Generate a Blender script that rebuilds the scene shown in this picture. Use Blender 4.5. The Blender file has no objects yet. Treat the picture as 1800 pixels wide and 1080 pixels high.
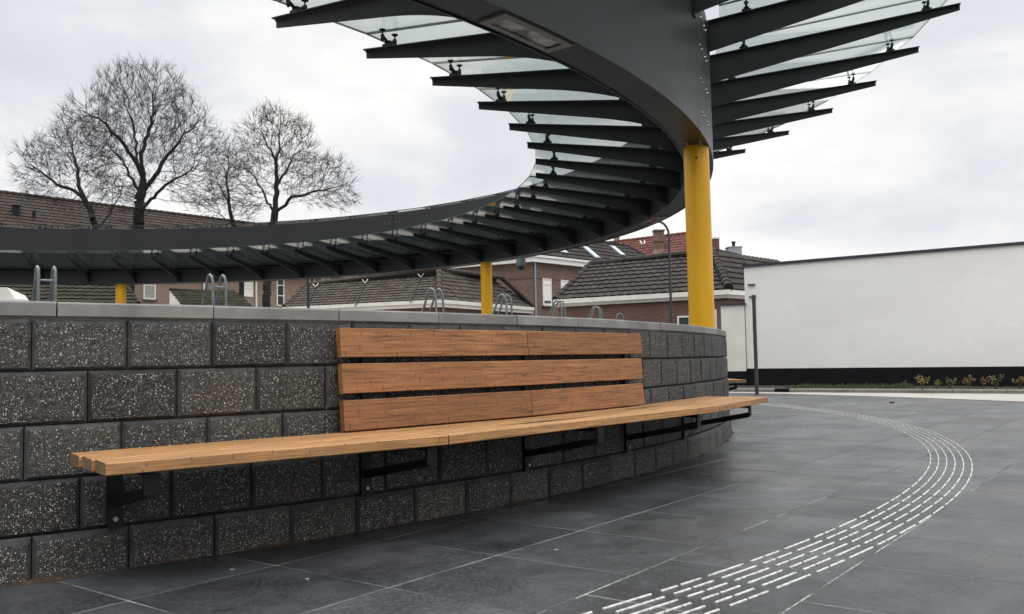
import bpy, bmesh, math, random
from mathutils import Vector, Matrix, noise
R = math.radians
sc = bpy.context.scene
col = sc.collection

# ---------------------------------------------------------------- camera, sky, sun, exposure
FPX, PITCH, ROLL, CAMH = 1572.1, .0588690, -.0174235, .78
cam_d = bpy.data.cameras.new('camera'); cam = bpy.data.objects.new('camera', cam_d); col.objects.link(cam)
_F = Vector((0, math.cos(PITCH), math.sin(PITCH))); _U0 = Vector((0, -math.sin(PITCH), math.cos(PITCH))); _R0 = Vector((1, 0, 0))
_R = _R0*math.cos(ROLL) + _U0*math.sin(ROLL); _U = -_R0*math.sin(ROLL) + _U0*math.cos(ROLL)
M = Matrix((_R, _U, -_F)).transposed().to_4x4(); M.translation = (0, 0, CAMH); cam.matrix_world = M
cam_d.sensor_width = 36; cam_d.lens = FPX/1800*36; cam_d.clip_start = .05; cam_d.clip_end = 3000
sc.camera = cam
SUN_EL, SUN_AZ = R(60), R(146)      # azimuth measured clockwise from +Y (camera forward): right and behind the camera
world = bpy.data.worlds.new('World'); sc.world = world; world.use_nodes = True
nt = world.node_tree; nt.nodes.clear()
def wn(t, **k):
    n = nt.nodes.new(t)
    for a, b in k.items(): setattr(n, a, b)
    return n
out = wn('ShaderNodeOutputWorld'); bg = wn('ShaderNodeBackground'); bg.inputs['Strength'].default_value = .103
sky = wn('ShaderNodeTexSky', sky_type='NISHITA', sun_disc=False, sun_elevation=SUN_EL, sun_rotation=SUN_AZ)
tc = wn('ShaderNodeTexCoord'); mp = wn('ShaderNodeMapping'); mp.inputs['Scale'].default_value = (1, 1, 2.4); mp.inputs['Rotation'].default_value = (0.18, .12, .5)
n1 = wn('ShaderNodeTexNoise'); n1.inputs['Scale'].default_value = 2.1; n1.inputs['Detail'].default_value = 6; n1.inputs['Roughness'].default_value = .52; n1.inputs['Distortion'].default_value = .15
cr = wn('ShaderNodeValToRGB'); e = cr.color_ramp.elements
e[0].position = .37; e[0].color = (6.9, 7.2, 7.65, 1); e[1].position = .61; e[1].color = (10.6, 10.35, 9.95, 1)
em = e.new(.47); em.color = (7.8, 8.05, 8.45, 1); em = e.new(.53); em.color = (9.2, 9.25, 9.3, 1)
sx = wn('ShaderNodeSeparateXYZ'); mr = wn('ShaderNodeMapRange'); mr.interpolation_type = 'SMOOTHSTEP'
mr.inputs['From Min'].default_value = .47; mr.inputs['From Max'].default_value = .95; mr.inputs['To Min'].default_value = 1.0; mr.inputs['To Max'].default_value = 4.7
mixs = wn('ShaderNodeMix', data_type='RGBA'); mixs.inputs[0].default_value = .97
mul = wn('ShaderNodeVectorMath', operation='SCALE')
L = nt.links
L.new(tc.outputs['Generated'], mp.inputs[0]); L.new(mp.outputs[0], n1.inputs['Vector']); L.new(n1.outputs['Fac'], cr.inputs[0])
L.new(sky.outputs[0], mixs.inputs[6]); L.new(cr.outputs[0], mixs.inputs[7])
L.new(tc.outputs['Generated'], sx.inputs[0]); L.new(sx.outputs['Z'], mr.inputs['Value'])
L.new(mixs.outputs[2], mul.inputs[0]); L.new(mr.outputs[0], mul.inputs['Scale']); L.new(mul.outputs[0], bg.inputs['Color']); L.new(bg.outputs[0], out.inputs[0])
sun_d = bpy.data.lights.new('sun', 'SUN'); sun_d.energy = .55; sun_d.angle = R(22); sun_d.color = (1, .95, .88)
sun = bpy.data.objects.new('sun', sun_d); col.objects.link(sun)
sdir = Vector((math.sin(SUN_AZ)*math.cos(SUN_EL), math.cos(SUN_AZ)*math.cos(SUN_EL), math.sin(SUN_EL)))
sun.rotation_euler = sdir.to_track_quat('Z', 'Y').to_euler()
vs = sc.view_settings; vs.view_transform = 'Standard'; vs.look = 'None'; vs.gamma = 1; vs.use_curve_mapping = False; vs.exposure = 0.0
sc.cycles.max_bounces = 8; sc.cycles.transparent_max_bounces = 16; sc.cycles.caustics_reflective = False; sc.cycles.caustics_refractive = False

# ---------------------------------------------------------------- materials
class NB:
    def __init__(s, name):
        s.m = bpy.data.materials.new(name); s.m.use_nodes = True; s.t = s.m.node_tree; s.t.nodes.clear()
        s.out = s.n('ShaderNodeOutputMaterial'); s.p = s.n('ShaderNodeBsdfPrincipled'); s.l(s.p.outputs[0], s.out.inputs[0])
    def n(s, t, **k):
        n = s.t.nodes.new(t)
        for a, b in k.items(): setattr(n, a, b)
        return n
    def l(s, a, b): s.t.links.new(a, b)
    def set(s, **k):
        for a, b in k.items(): s.p.inputs[a.replace('_', ' ')].default_value = b
    def coord(s, kind='Object', scale=(1, 1, 1), rot=(0, 0, 0)):
        c = s.n('ShaderNodeTexCoord'); m = s.n('ShaderNodeMapping'); m.inputs['Scale'].default_value = scale; m.inputs['Rotation'].default_value = rot
        s.l(c.outputs[kind], m.inputs[0]); return m.outputs[0]
    def noise(s, v, scale, detail=4, rough=.55, dist=0):
        n = s.n('ShaderNodeTexNoise'); n.inputs['Scale'].default_value = scale; n.inputs['Detail'].default_value = detail
        n.inputs['Roughness'].default_value = rough; n.inputs['Distortion'].default_value = dist; s.l(v, n.inputs['Vector']); return n.outputs['Fac']
    def ramp(s, f, stops, interp='LINEAR'):
        r = s.n('ShaderNodeValToRGB'); r.color_ramp.interpolation = interp; e = r.color_ramp.elements
        for i, (p, c) in enumerate(stops):
            el = e[i] if i < 2 else e.new(p)
            el.position = p; el.color = (*c, 1) if len(c) == 3 else c
        s.l(f, r.inputs[0]); return r.outputs[0]
    def mix(s, f, a, b, mode='MIX'):
        m = s.n('ShaderNodeMix', data_type='RGBA', blend_type=mode)
        for i, v in ((0, f), (6, a), (7, b)):
            if hasattr(v, 'links'): s.l(v, m.inputs[i])
            else: m.inputs[i].default_value = v if i == 0 else ((*v, 1) if len(v) == 3 else v)
        return m.outputs[2]
    def math(s, op, a, b=0, c=0):
        m = s.n('ShaderNodeMath', operation=op)
        for i, v in enumerate((a, b, c)):
            if hasattr(v, 'links'): s.l(v, m.inputs[i])
            else: m.inputs[i].default_value = v
        return m.outputs[0]
    def rng(s, v, a, b, c, d):
        m = s.n('ShaderNodeMapRange'); s.l(v, m.inputs['Value'])
        for k, x in zip(('From Min', 'From Max', 'To Min', 'To Max'), (a, b, c, d)): m.inputs[k].default_value = x
        return m.outputs[0]
    def bump(s, h, st=.3, d=.01):
        b = s.n('ShaderNodeBump'); b.inputs['Strength'].default_value = st; b.inputs['Distance'].default_value = d; s.l(h, b.inputs['Height']); s.l(b.outputs[0], s.p.inputs['Normal'])
    def color(s, c): s.l(c, s.p.inputs['Base Color'])
    def rough(s, r): s.l(r, s.p.inputs['Roughness'])
    def attr(s, name):
        a = s.n('ShaderNodeAttribute'); a.attribute_name = name; return a

MT = {}
def flat(name, c, rough=.6, metal=0, var=.12, scale=6, bumpst=0, spec=None):
    b = NB(name); v = b.coord(); f = b.noise(v, scale, 5)
    b.color(b.ramp(f, [(.3, tuple(x*(1-var) for x in c)), (.7, tuple(min(1, x*(1+var)) for x in c))]))
    b.rough(b.rng(f, .3, .7, rough*.9, min(1, rough*1.1))); b.set(Metallic=metal)
    if bumpst: b.bump(b.noise(v, scale*6, 6), bumpst, .01)
    if spec is not None: b.set(Specular_IOR_Level=spec)
    MT[name] = b.m; return b.m
# paving slabs
b = NB('slab'); v = b.coord(); at_ = b.attr('tint')
f1 = b.noise(v, 2.6, 8, .68, .5); f2 = b.noise(v, 60, 9, .85); f3 = b.noise(v, 6, 6, .65, .9); f5 = b.noise(b.coord(rot=(0, 0, .65), scale=(1, 3.2, 1)), 1.6, 5, .6, .3)
c = b.ramp(f1, [(.36, (.0125, .0142, .0158)), (.5, (.0285, .0318, .0345)), (.64, (.062, .067, .071))])
c = b.mix(b.rng(f2, .46, .62, 0, .9), c, (.100, .106, .110)); c = b.mix(b.rng(f3, .50, .68, 0, .55), c, (.017, .020, .023)); c = b.mix(b.rng(f5, .56, .74, 0, .28), c, (.10, .108, .113))
c = b.mix(1.0, c, at_.outputs['Color'], 'MULTIPLY'); b.color(c)
f4 = b.noise(v, 1.1, 5, .6, .5)
b.rough(b.math('ADD', b.rng(f4, .35, .65, .17, .46), b.math('MULTIPLY', f2, .12))); b.set(Specular_IOR_Level=.5)
b.bump(b.math('ADD', f2, b.math('MULTIPLY', f3, .6)), .6, .003); MT['slab'] = b.m
b = NB('joint_sand'); v = b.coord(); f = b.noise(v, 1.9, 6, .72); g = b.noise(v, 30, 3)
c = b.ramp(f, [(.43, (.022, .02, .018)), (.47, (.14, .13, .115)), (.60, (.46, .45, .42))]); c = b.mix(b.rng(g, .4, .6, 0, .6), c, (.05, .045, .04))
sp = b.n('ShaderNodeSeparateXYZ'); b.l(v, sp.inputs[0]); c = b.mix(b.rng(sp.outputs['Y'], 4.6, 7.2, 0, .95), c, (.02, .02, .02)); b.color(c); b.set(Roughness=.95); MT['joint_sand'] = b.m
# exposed aggregate block
b = NB('aggregate'); v = b.coord()
vo = b.n('ShaderNodeTexVoronoi'); vo.inputs['Scale'].default_value = 155; b.l(v, vo.inputs['Vector'])
vo2 = b.n('ShaderNodeTexVoronoi'); vo2.inputs['Scale'].default_value = 300; b.l(v, vo2.inputs['Vector'])
s1 = b.n('ShaderNodeSeparateColor'); b.l(vo.outputs['Color'], s1.inputs[0]); s2 = b.n('ShaderNodeSeparateColor'); b.l(vo2.outputs['Color'], s2.inputs[0])
big = b.noise(v, 3.0, 3); 
sel = b.math('GREATER_THAN', s1.outputs[0], b.rng(big, .3, .7, .84, .62)); near = b.math('LESS_THAN', vo.outputs['Distance'], b.rng(s1.outputs[2], 0, 1, .18, .46)); m1 = b.math('MULTIPLY', sel, near)
sel2 = b.math('GREATER_THAN', s2.outputs[0], .76); near2 = b.math('LESS_THAN', vo2.outputs['Distance'], .38); m2 = b.math('MULTIPLY', sel2, near2)
stone = b.ramp(s1.outputs[1], [(0, (.50, .48, .43)), (.35, (.66, .63, .57)), (.6, (.38, .35, .31)), (.75, (.60, .50, .36)), (.9, (.42, .30, .25)), (1, (.8, .8, .78))], 'CONSTANT')
stone2 = b.ramp(s2.outputs[1], [(0, (.34, .33, .31)), (.5, (.5, .48, .45)), (.8, (.28, .22, .19))], 'CONSTANT')
fn = b.noise(v, 60, 5, .7)
base = b.ramp(fn, [(.35, (.013, .012, .011)), (.5, (.031, .028, .0255)), (.68, (.070, .064, .057))])
base = b.mix(b.rng(b.noise(v, 1.4, 4), .4, .7, 0, .35), base, (.055, .05, .045))
c = b.mix(1.0, base, b.attr('tint').outputs['Color'], 'MULTIPLY'); c = b.mix(m2, c, stone2); c = b.mix(m1, c, stone); b.color(c); b.set(Roughness=.8)
b.bump(b.math('ADD', b.math('MULTIPLY', m1, .6), b.math('ADD', fn, b.math('MULTIPLY', m2, .3))), .9, .004); MT['aggregate'] = b.m
b = NB('block_edge'); v = b.coord(); f = b.noise(v, 14, 6, .65); g = b.noise(v, 90, 4)
c = b.ramp(f, [(.35, (.022, .021, .021)), (.6, (.045, .043, .042)), (.75, (.085, .08, .074))]); c = b.mix(b.rng(g, .55, .75, 0, .5), c, (.12, .115, .105)); c = b.mix(1.0, c, b.attr('tint').outputs['Color'], 'MULTIPLY'); b.color(c); b.set(Roughness=.85); b.bump(g, .5, .003); MT['block_edge'] = b.m
flat('mortar', (.14, .125, .105), .95, 0, .35, 22, .5)
b = NB('coping_concrete'); v = b.coord(); f = b.noise(v, 5, 6, .6, .3); g = b.noise(v, 130, 3); h = b.noise(b.coord(scale=(30, 30, 3)), 1, 3)
c = b.ramp(f, [(.3, (.165, .158, .151)), (.55, (.235, .226, .216)), (.75, (.29, .278, .265))]); c = b.mix(b.rng(g, .55, .75, 0, .35), c, (.17, .165, .16)); c = b.mix(b.rng(h, .68, .8, 0, .35), c, (.38, .37, .36)); c = b.mix(1.0, c, b.attr('tint').outputs['Color'], 'MULTIPLY')
b.color(c); b.set(Roughness=.75); b.bump(g, .3, .002); MT['coping_concrete'] = b.m
# pressed bamboo boards (u along the board, v across, metres)
def wood(name, A, B, Cc, dark):
    b = NB(name); uv = b.coord('UV'); suv = b.n('ShaderNodeSeparateXYZ'); b.l(uv, suv.inputs[0]); wnn = b.n('ShaderNodeTexWhiteNoise', noise_dimensions='1D'); b.l(b.math('FLOOR', b.math('DIVIDE', suv.outputs['Y'], .0335)), wnn.inputs['W']); wn1 = wnn.outputs['Value']; vm = b.n('ShaderNodeVectorMath', operation='ADD'); cx_ = b.n('ShaderNodeCombineXYZ'); b.l(b.math('MULTIPLY', wn1, .35), cx_.inputs[0]); b.l(uv, vm.inputs[0]); b.l(cx_.outputs[0], vm.inputs[1])
    g = b.noise(b.coord('UV', (2.6, 95, 1)), 1, 8, .68, 1.4); gf = b.noise(b.coord('UV', (9, 420, 1)), 1, 4, .7); bl = b.noise(b.coord('UV', (1.7, 7, 1)), 1, 4)
    c = b.ramp(g, [(.34, A), (.5, B), (.66, Cc)]); c = b.mix(b.rng(bl, .40, .70, 0, .55), c, tuple(x*.60 for x in B))
    st = b.noise(b.coord('UV', (3.6, 130, 1)), 1, 6, .78, .8); c = b.mix(b.rng(st, .52, .63, 0, .9), c, dark)
    c = b.mix(b.rng(gf, .55, .72, 0, .5), c, dark)
    br = b.n('ShaderNodeTexBrick'); br.offset = .37; br.squash = 1; b.l(vm.outputs[0], br.inputs['Vector'])
    for k, x in (('Scale', 1), ('Mortar Size', .0031), ('Mortar Smooth', .35), ('Brick Width', .148), ('Row Height', .0335), ('Bias', 0)): br.inputs[k].default_value = x
    br.inputs['Color1'].default_value = (.97, .965, .96, 1); br.inputs['Color2'].default_value = (1.03, 1.03, 1.02, 1); br.inputs['Mortar'].default_value = (1, 1, 1, 1)
    c = b.mix(1.0, c, br.outputs['Color'], 'MULTIPLY')
    su = b.n('ShaderNodeSeparateXYZ'); b.l(uv, su.inputs[0]); fr = b.math('FRACT', b.math('DIVIDE', su.outputs['Y'], .0335)); hm = b.math('MULTIPLY', b.math('GREATER_THAN', fr, .1), b.math('LESS_THAN', fr, .9))
    sm = b.noise(b.coord('UV', (7, 38, 1)), 1, 2); tk = b.math('MULTIPLY', b.math('MULTIPLY', br.outputs['Fac'], hm), b.rng(sm, .47, .53, 0, .8))
    c = b.mix(tk, c, dark); c = b.mix(b.math('MULTIPLY', b.math('MULTIPLY', br.outputs['Fac'], b.math('SUBTRACT', 1, hm)), .05), c, dark)
    c = b.mix(1.0, c, b.attr('tint').outputs['Color'], 'MULTIPLY'); b.color(c); b.rough(b.rng(g, .3, .7, .5, .68)); b.bump(b.math('ADD', g, b.math('MULTIPLY', gf, .5)), .5, .002); MT[name] = b.m
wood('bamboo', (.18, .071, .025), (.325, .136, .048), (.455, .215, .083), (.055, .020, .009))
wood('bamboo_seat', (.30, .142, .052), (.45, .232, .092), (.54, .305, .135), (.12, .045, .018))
wood('end_grain', (.19, .13, .07), (.24, .165, .09), (.30, .21, .12), (.09, .06, .03))
b = NB('yellow_paint'); v = b.coord(); f = b.noise(b.coord(scale=(8, 8, 1.2)), 1, 5)
b.color(b.ramp(f, [(.3, (.70, .345, .004)), (.7, (.78, .395, .006))])); b.set(Roughness=.3, Specular_IOR_Level=.4); b.bump(b.noise(v, 220, 2), .06, .001); MT['yellow_paint'] = b.m
b = NB('grey_paint'); v = b.coord(); f = b.noise(v, 1.3, 5); g = b.noise(v, 26, 5, .7)
c = b.ramp(f, [(.3, (.0155, .0175, .019)), (.7, (.021, .0230, .0245))]); c = b.mix(b.rng(g, .62, .75, 0, .25), c, (.055, .056, .056)); b.color(c); b.rough(b.rng(f, .3, .7, .34, .46)); b.set(Specular_IOR_Level=.30); MT['grey_paint'] = b.m
flat('rib_paint', (.0110, .0128, .0148), .5, 0, .15, 4, 0, .22)
flat('black_steel', (.006, .0065, .008), .5, 0, .2, 12, 0, .25)
flat('steel_bolt', (.30, .30, .30), .35, .9, .1, 20)
flat('galvanised', (.22, .24, .235), .5, .6, .25, 28)
flat('zinc', (.30, .31, .33), .4, .5, .15, 18)
flat('lamp_paint', (.035, .036, .045), .4, 0, .1, 8)
def glass(name, tint, extra=.0):
    b = NB(name); b.t.nodes.remove(b.p)
    lw = b.n('ShaderNodeLayerWeight'); lw.inputs['Blend'].default_value = .5
    sch = b.math('ADD', b.math('MULTIPLY', b.math('POWER', lw.outputs['Facing'], 5), .94), .045+extra)
    # facing output is 1-|cos| at blend .5
    tr = b.n('ShaderNodeBsdfTransparent'); tr.inputs[0].default_value = (*tint, 1); gl = b.n('ShaderNodeBsdfGlossy'); gl.inputs['Roughness'].default_value = .015; gl.inputs['Color'].default_value = (.95, .98, .97, 1)
    df = b.n('ShaderNodeBsdfDiffuse'); df.inputs[0].default_value = (.34, .38, .37, 1)
    dirt = b.rng(b.noise(b.coord(), 1.2, 5, .6), .35, .75, .0, .045)
    a = b.n('ShaderNodeMixShader'); b.l(dirt, a.inputs[0]); b.l(tr.outputs[0], a.inputs[1]); b.l(df.outputs[0], a.inputs[2])
    m = b.n('ShaderNodeMixShader'); b.l(sch, m.inputs[0]); b.l(a.outputs[0], m.inputs[1]); b.l(gl.outputs[0], m.inputs[2]); b.l(m.outputs[0], b.out.inputs[0]); MT[name] = b.m
glass('roof_glass', (.93, .965, .95))
flat('glass_edge', (.012, .030, .027), .3, 0, .1, 5)
def mkbrick(name, c1, c2, mortar, bw=.21, rh=.0625, ms=.006, bumpst=.6, rough=.85):
    b = NB(name); uv = b.coord('UV'); br = b.n('ShaderNodeTexBrick'); br.offset = .5; b.l(uv, br.inputs['Vector'])
    for k, x in (('Color1', (*c1, 1)), ('Color2', (*c2, 1)), ('Mortar', (*mortar, 1)), ('Scale', 1), ('Mortar Size', ms), ('Mortar Smooth', .2), ('Brick Width', bw), ('Row Height', rh), ('Bias', 0)): br.inputs[k].default_value = x
    f = b.noise(b.coord('UV', (1, 1, 1)), 1.2, 6, .65); c = b.mix(b.rng(f, .35, .7, 0, .5 if c1[0] < .5 else .10), br.outputs['Color'], tuple(x*.62 for x in c1))
    g = b.noise(b.coord('UV', (5, 15, 1)), 1, 4); c = b.mix(b.rng(g, .5, .72, 0, .4 if c1[0] < .5 else .15), c, tuple(min(.88, x*1.45) for x in c2)); b.color(c); b.set(Roughness=rough)
    if c1[0] > .5: c = b.mix(b.rng(b.noise(b.coord('UV', (.35, .9, 1)), 1, 4, .6), .42, .68, 0, .5), c, (.72, .69, .66)); c = b.mix(b.rng(b.noise(b.coord('UV', (2.2, .12, 1)), 1, 5, .7), .60, .75, 0, .30), c, (.62, .60, .56))
    b.color(c); b.bump(b.math('SUBTRACT', 1, br.outputs['Fac']), bumpst, .006); MT[name] = b.m
mkbrick('brown_brick', (.165, .082, .058), (.115, .060, .045), (.17, .145, .125))
mkbrick('red_brick', (.175, .105, .080), (.115, .060, .044), (.22, .19, .16))
mkbrick('tan_brick', (.30, .205, .15), (.22, .145, .108), (.31, .27, .22))
mkbrick('white_brick', (.84, .815, .775), (.815, .79, .75), (.775, .75, .715), .21, .0625, .004, .2, .65)
mkbrick('black_brick', (.009, .0095, .012), (.006, .0065, .008), (.004, .004, .005), .21, .0625, .004, .5, .8); MT['black_brick'].node_tree.nodes['Principled BSDF'].inputs['Specular IOR Level'].default_value = .15
def tiles(name, a, b_, c_):
    b = NB(name); at = b.attr('tint'); v = b.coord(); f = b.noise(v, 3.5, 5, .65); g = b.noise(v, 22, 4)
    c = b.ramp(f, [(.35, a), (.6, b_)]); c = b.mix(b.rng(g, .52, .72, 0, .5), c, c_); c = b.mix(1.0, c, at.outputs['Color'], 'MULTIPLY'); b.color(c); b.set(Roughness=.85, Specular_IOR_Level=.25); b.bump(g, .4, .006); MT[name] = b.m
tiles('dark_tile', (.019, .0155, .013), (.033, .027, .023), (.055, .046, .038))
tiles('grey_tile', (.040, .032, .025), (.064, .052, .041), (.092, .078, .062))
tiles('red_tile', (.080, .028, .020), (.125, .046, .033), (.060, .032, .026))
tiles('brown_tile', (.022, .0145, .011), (.037, .024, .017), (.050, .041, .022))
tiles('moss_tile', (.015, .014, .008), (.026, .025, .012), (.022, .014, .010))
flat('white_paint', (.76, .735, .69), .5, 0, .06, 4)
flat('cream_paint', (.72, .685, .62), .55, 0, .07, 3)
flat('blind', (.78, .74, .67), .6, 0, .05, 8)
flat('window_glass', (.045, .052, .05), .08, 0, .3, 2)
flat('curtain', (.33, .33, .30), .3, 0, .35, 14)
flat('skylight_glass', (.50, .55, .60), .06, 0, .1, 2)
flat('bark', (.015, .012, .010), .9, 0, .3, 12, .6)
flat('twig', (.017, .014, .012), .9, 0, .25, 5)
flat('asphalt', (.085, .082, .078), .85, 0, .2, 3)
flat('street', (.31, .285, .25), .8, 0, .12, 1.6)
flat('kerb', (.155, .148, .125), .8, 0, .22, 5)
flat('soil', (.035, .024, .018), .95, 0, .5, 14, 1)
flat('gravel_deck', (.11, .105, .10), .9, 0, .2, 7)
b = NB('marking'); v = b.coord(); f = b.noise(v, 40, 5, .7); b.color(b.ramp(f, [(.36, (.24, .235, .21)), (.47, (.50, .49, .45)), (.66, (.66, .65, .60))])); b.set(Roughness=.55); MT['marking'] = b.m
flat('litter', (.060, .036, .020), .95, 0, .6, 40, .8)
flat('leaf_yellow', (.15, .13, .025), .6, 0, .4, 30); flat('leaf_orange', (.16, .075, .028), .6, 0, .4, 30); flat('leaf_green', (.055, .07, .02), .6, 0, .35, 30); flat('leaf_dark', (.045, .07, .02), .7, 0, .4, 30); flat('stem', (.09, .06, .04), .8)
flat('debris', (.27, .27, .25), .8)
flat('rubber', (.02, .02, .02), .6)
b = NB('smoke_dome'); b.set(Base_Color=(.03, .033, .035, 1), Roughness=.07); MT['smoke_dome'] = b.m
flat('camera_shell', (.16, .18, .19), .4, 0, .05)
b = NB('lens_cover'); b.set(Base_Color=(.055, .055, .052, 1), Roughness=.1); v = b.coord(); f = b.noise(b.coord(scale=(5, 5, 1)), 1.2, 2, .5, .2); b.color(b.ramp(f, [(.42, (.03, .03, .03)), (.5, (.25, .25, .24)), (.62, (.5, .5, .48))])); MT['lens_cover'] = b.m
flat('lens_frame', (.20, .19, .17), .45, 0, .1, 20)

# ---------------------------------------------------------------- mesh helpers
class MB:
    def __init__(s): s.v = []; s.f = []; s.mi = []; s.uv = []; s.tn = []
    def face(s, pts, mi=0, uv=None, tint=None):
        i = len(s.v); s.v += [tuple(p) for p in pts]; s.f.append(tuple(range(i, i+len(pts)))); s.mi.append(mi); s.uv.append(uv); s.tn.append(tint)
    def box8(s, P, mi=0):       # P: 4 bottom (ccw from above) + 4 top
        for q in ((3, 2, 1, 0), (4, 5, 6, 7), (0, 1, 5, 4), (1, 2, 6, 5), (2, 3, 7, 6), (3, 0, 4, 7)): s.face([P[k] for k in q], mi)
    def box(s, a, b_, mi=0):
        x0, y0, z0 = a; x1, y1, z1 = b_; s.box8([(x0, y0, z0), (x1, y0, z0), (x1, y1, z0), (x0, y1, z0), (x0, y0, z1), (x1, y0, z1), (x1, y1, z1), (x0, y1, z1)], mi)
    def obox(s, c, ux, uy, uz, hx, hy, hz, mi=0):
        c = Vector(c); ux, uy, uz = (Vector(q).normalized() for q in (ux, uy, uz))
        P = [c+ux*a*hx+uy*b_*hy+uz*d*hz for d in (-1, 1) for a, b_ in ((-1, -1), (1, -1), (1, 1), (-1, 1))]; s.box8(P, mi)
    def prism(s, prof, a0, a1, fr0, fr1, mi=0, miend=None):     # profile [(p,q)] swept from frame0 to frame1; frame = (origin, P dir, Q dir)
        r0 = [fr0[0]+fr0[1]*p+fr0[2]*q for p, q in prof]; r1 = [fr1[0]+fr1[1]*p+fr1[2]*q for p, q in prof]; n = len(prof); acc = 0
        for k in range(n):
            k2 = (k+1) % n; w = math.hypot(prof[k2][0]-prof[k][0], prof[k2][1]-prof[k][1])
            s.face([r0[k], r1[k], r1[k2], r0[k2]], mi, [(a0, acc), (a1, acc), (a1, acc+w), (a0, acc+w)]); acc += w
        me = mi if miend is None else miend
        s.face(r0, me, [(a0+p, q) for p, q in prof]); s.face(r1[::-1], me, [(a1+p, q) for p, q in prof[::-1]])
    def tube(s, pts, rad, n=8, mi=0, cap=True):
        pts = [Vector(p) for p in pts]; m = len(pts); rads = rad if isinstance(rad, (list, tuple)) else [rad]*m; rings = []; ref = None
        for i, p in enumerate(pts):
            d = (pts[min(i+1, m-1)]-pts[max(i-1, 0)]).normalized()
            if ref is None: ref = Vector((0, 0, 1)) if abs(d.z) < .9 else Vector((1, 0, 0))
            a = d.cross(ref).normalized(); b_ = a.cross(d); ref = b_
            rings.append([p+(a*math.cos(2*math.pi*k/n)+b_*math.sin(2*math.pi*k/n))*rads[i] for k in range(n)])
        base = len(s.v)
        for r_ in rings: s.v += [tuple(q) for q in r_]
        for i in range(m-1):
            for k in range(n):
                k2 = (k+1) % n; s.f.append((base+i*n+k, base+i*n+k2, base+(i+1)*n+k2, base+(i+1)*n+k)); s.mi.append(mi); s.uv.append(None); s.tn.append(None)
        if cap:
            s.f.append(tuple(base+k for k in range(n))[::-1]); s.f.append(tuple(base+(m-1)*n+k for k in range(n)))
            for _ in (0, 1): s.mi.append(mi); s.uv.append(None); s.tn.append(None)
    def cyl(s, p0, p1, r0, r1=None, n=16, mi=0): s.tube([p0, p1], [r0, r0 if r1 is None else r1], n, mi)
    def build(s, name, mats, parent=None, smooth=False, recalc=True, tint=False):
        me = bpy.data.meshes.new(name); me.from_pydata(s.v, [], s.f)
        for m_ in (mats if isinstance(mats, (list, tuple)) else [mats]): me.materials.append(MT[m_] if isinstance(m_, str) else m_)
        me.polygons.foreach_set('material_index', s.mi)
        if recalc:
            bm = bmesh.new(); bm.from_mesh(me); bmesh.ops.recalc_face_normals(bm, faces=bm.faces); bm.to_mesh(me); bm.free()
        ul = me.uv_layers.new(name='UVMap'); me.update(); dat = [0.0]*(len(me.loops)*2)
        for pi, p in enumerate(me.polygons):
            cu = s.uv[pi]
            if cu is not None:
                src = {vi: cu[k] for k, vi in enumerate(s.f[pi])}
                for li in p.loop_indices: dat[2*li], dat[2*li+1] = src[me.loops[li].vertex_index]
            else:
                nn = p.normal
                t = Vector((0, 0, 1)).cross(nn)
                t = Vector((1, 0, 0)) if t.length < .05 else t.normalized(); bb = nn.cross(t)
                for li in p.loop_indices:
                    co = me.vertices[me.loops[li].vertex_index].co; dat[2*li] = co.dot(t); dat[2*li+1] = co.dot(bb)
        ul.data.foreach_set('uv', dat)
        if tint:
            at = me.color_attributes.new('tint', 'FLOAT_COLOR', 'CORNER')
            for pi, p in enumerate(me.polygons):
                t = s.tn[pi] or (1, 1, 1)
                for li in p.loop_indices: at.data[li].color = (*t, 1)
        if smooth:
            for p in me.polygons: p.use_smooth = True
            if hasattr(me, 'set_sharp_from_angle'): me.set_sharp_from_angle(angle=R(38))
        o = bpy.data.objects.new(name, me); col.objects.link(o)
        if parent: o.parent = parent
        return o
def tag(o, label=None, cat=None, group=None, kind=None):
    if label: o['label'] = label
    if cat: o['category'] = cat
    if group: o['group'] = group
    if kind: o['kind'] = kind
    return o
def thing(name, label, cat, loc=(0, 0, 0), rz=0, group=None):
    o = bpy.data.objects.new(name, None); o.empty_display_size = .2; col.objects.link(o); o.location = loc; o.rotation_euler = (0, 0, rz); return tag(o, label, cat, group)
def struct(name, mb, m, **k): return tag(mb.build(name, m, **k), kind='structure')
def ray(px, py): return (_R*((px-900)/FPX) + _U*((540-py)/FPX) + _F)
def at(px, py, Y): d = ray(px, py); return d*(Y/d.y) + Vector((0, 0, CAMH))
def atz(px, py, z): d = ray(px, py); return d*((z-CAMH)/d.z) + Vector((0, 0, CAMH))
def atplane(px, py, p0, n): d = ray(px, py); o = Vector((0, 0, CAMH)); return o + d*((Vector(p0)-o).dot(n)/d.dot(n))
rnd = random.Random(5)

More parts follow.
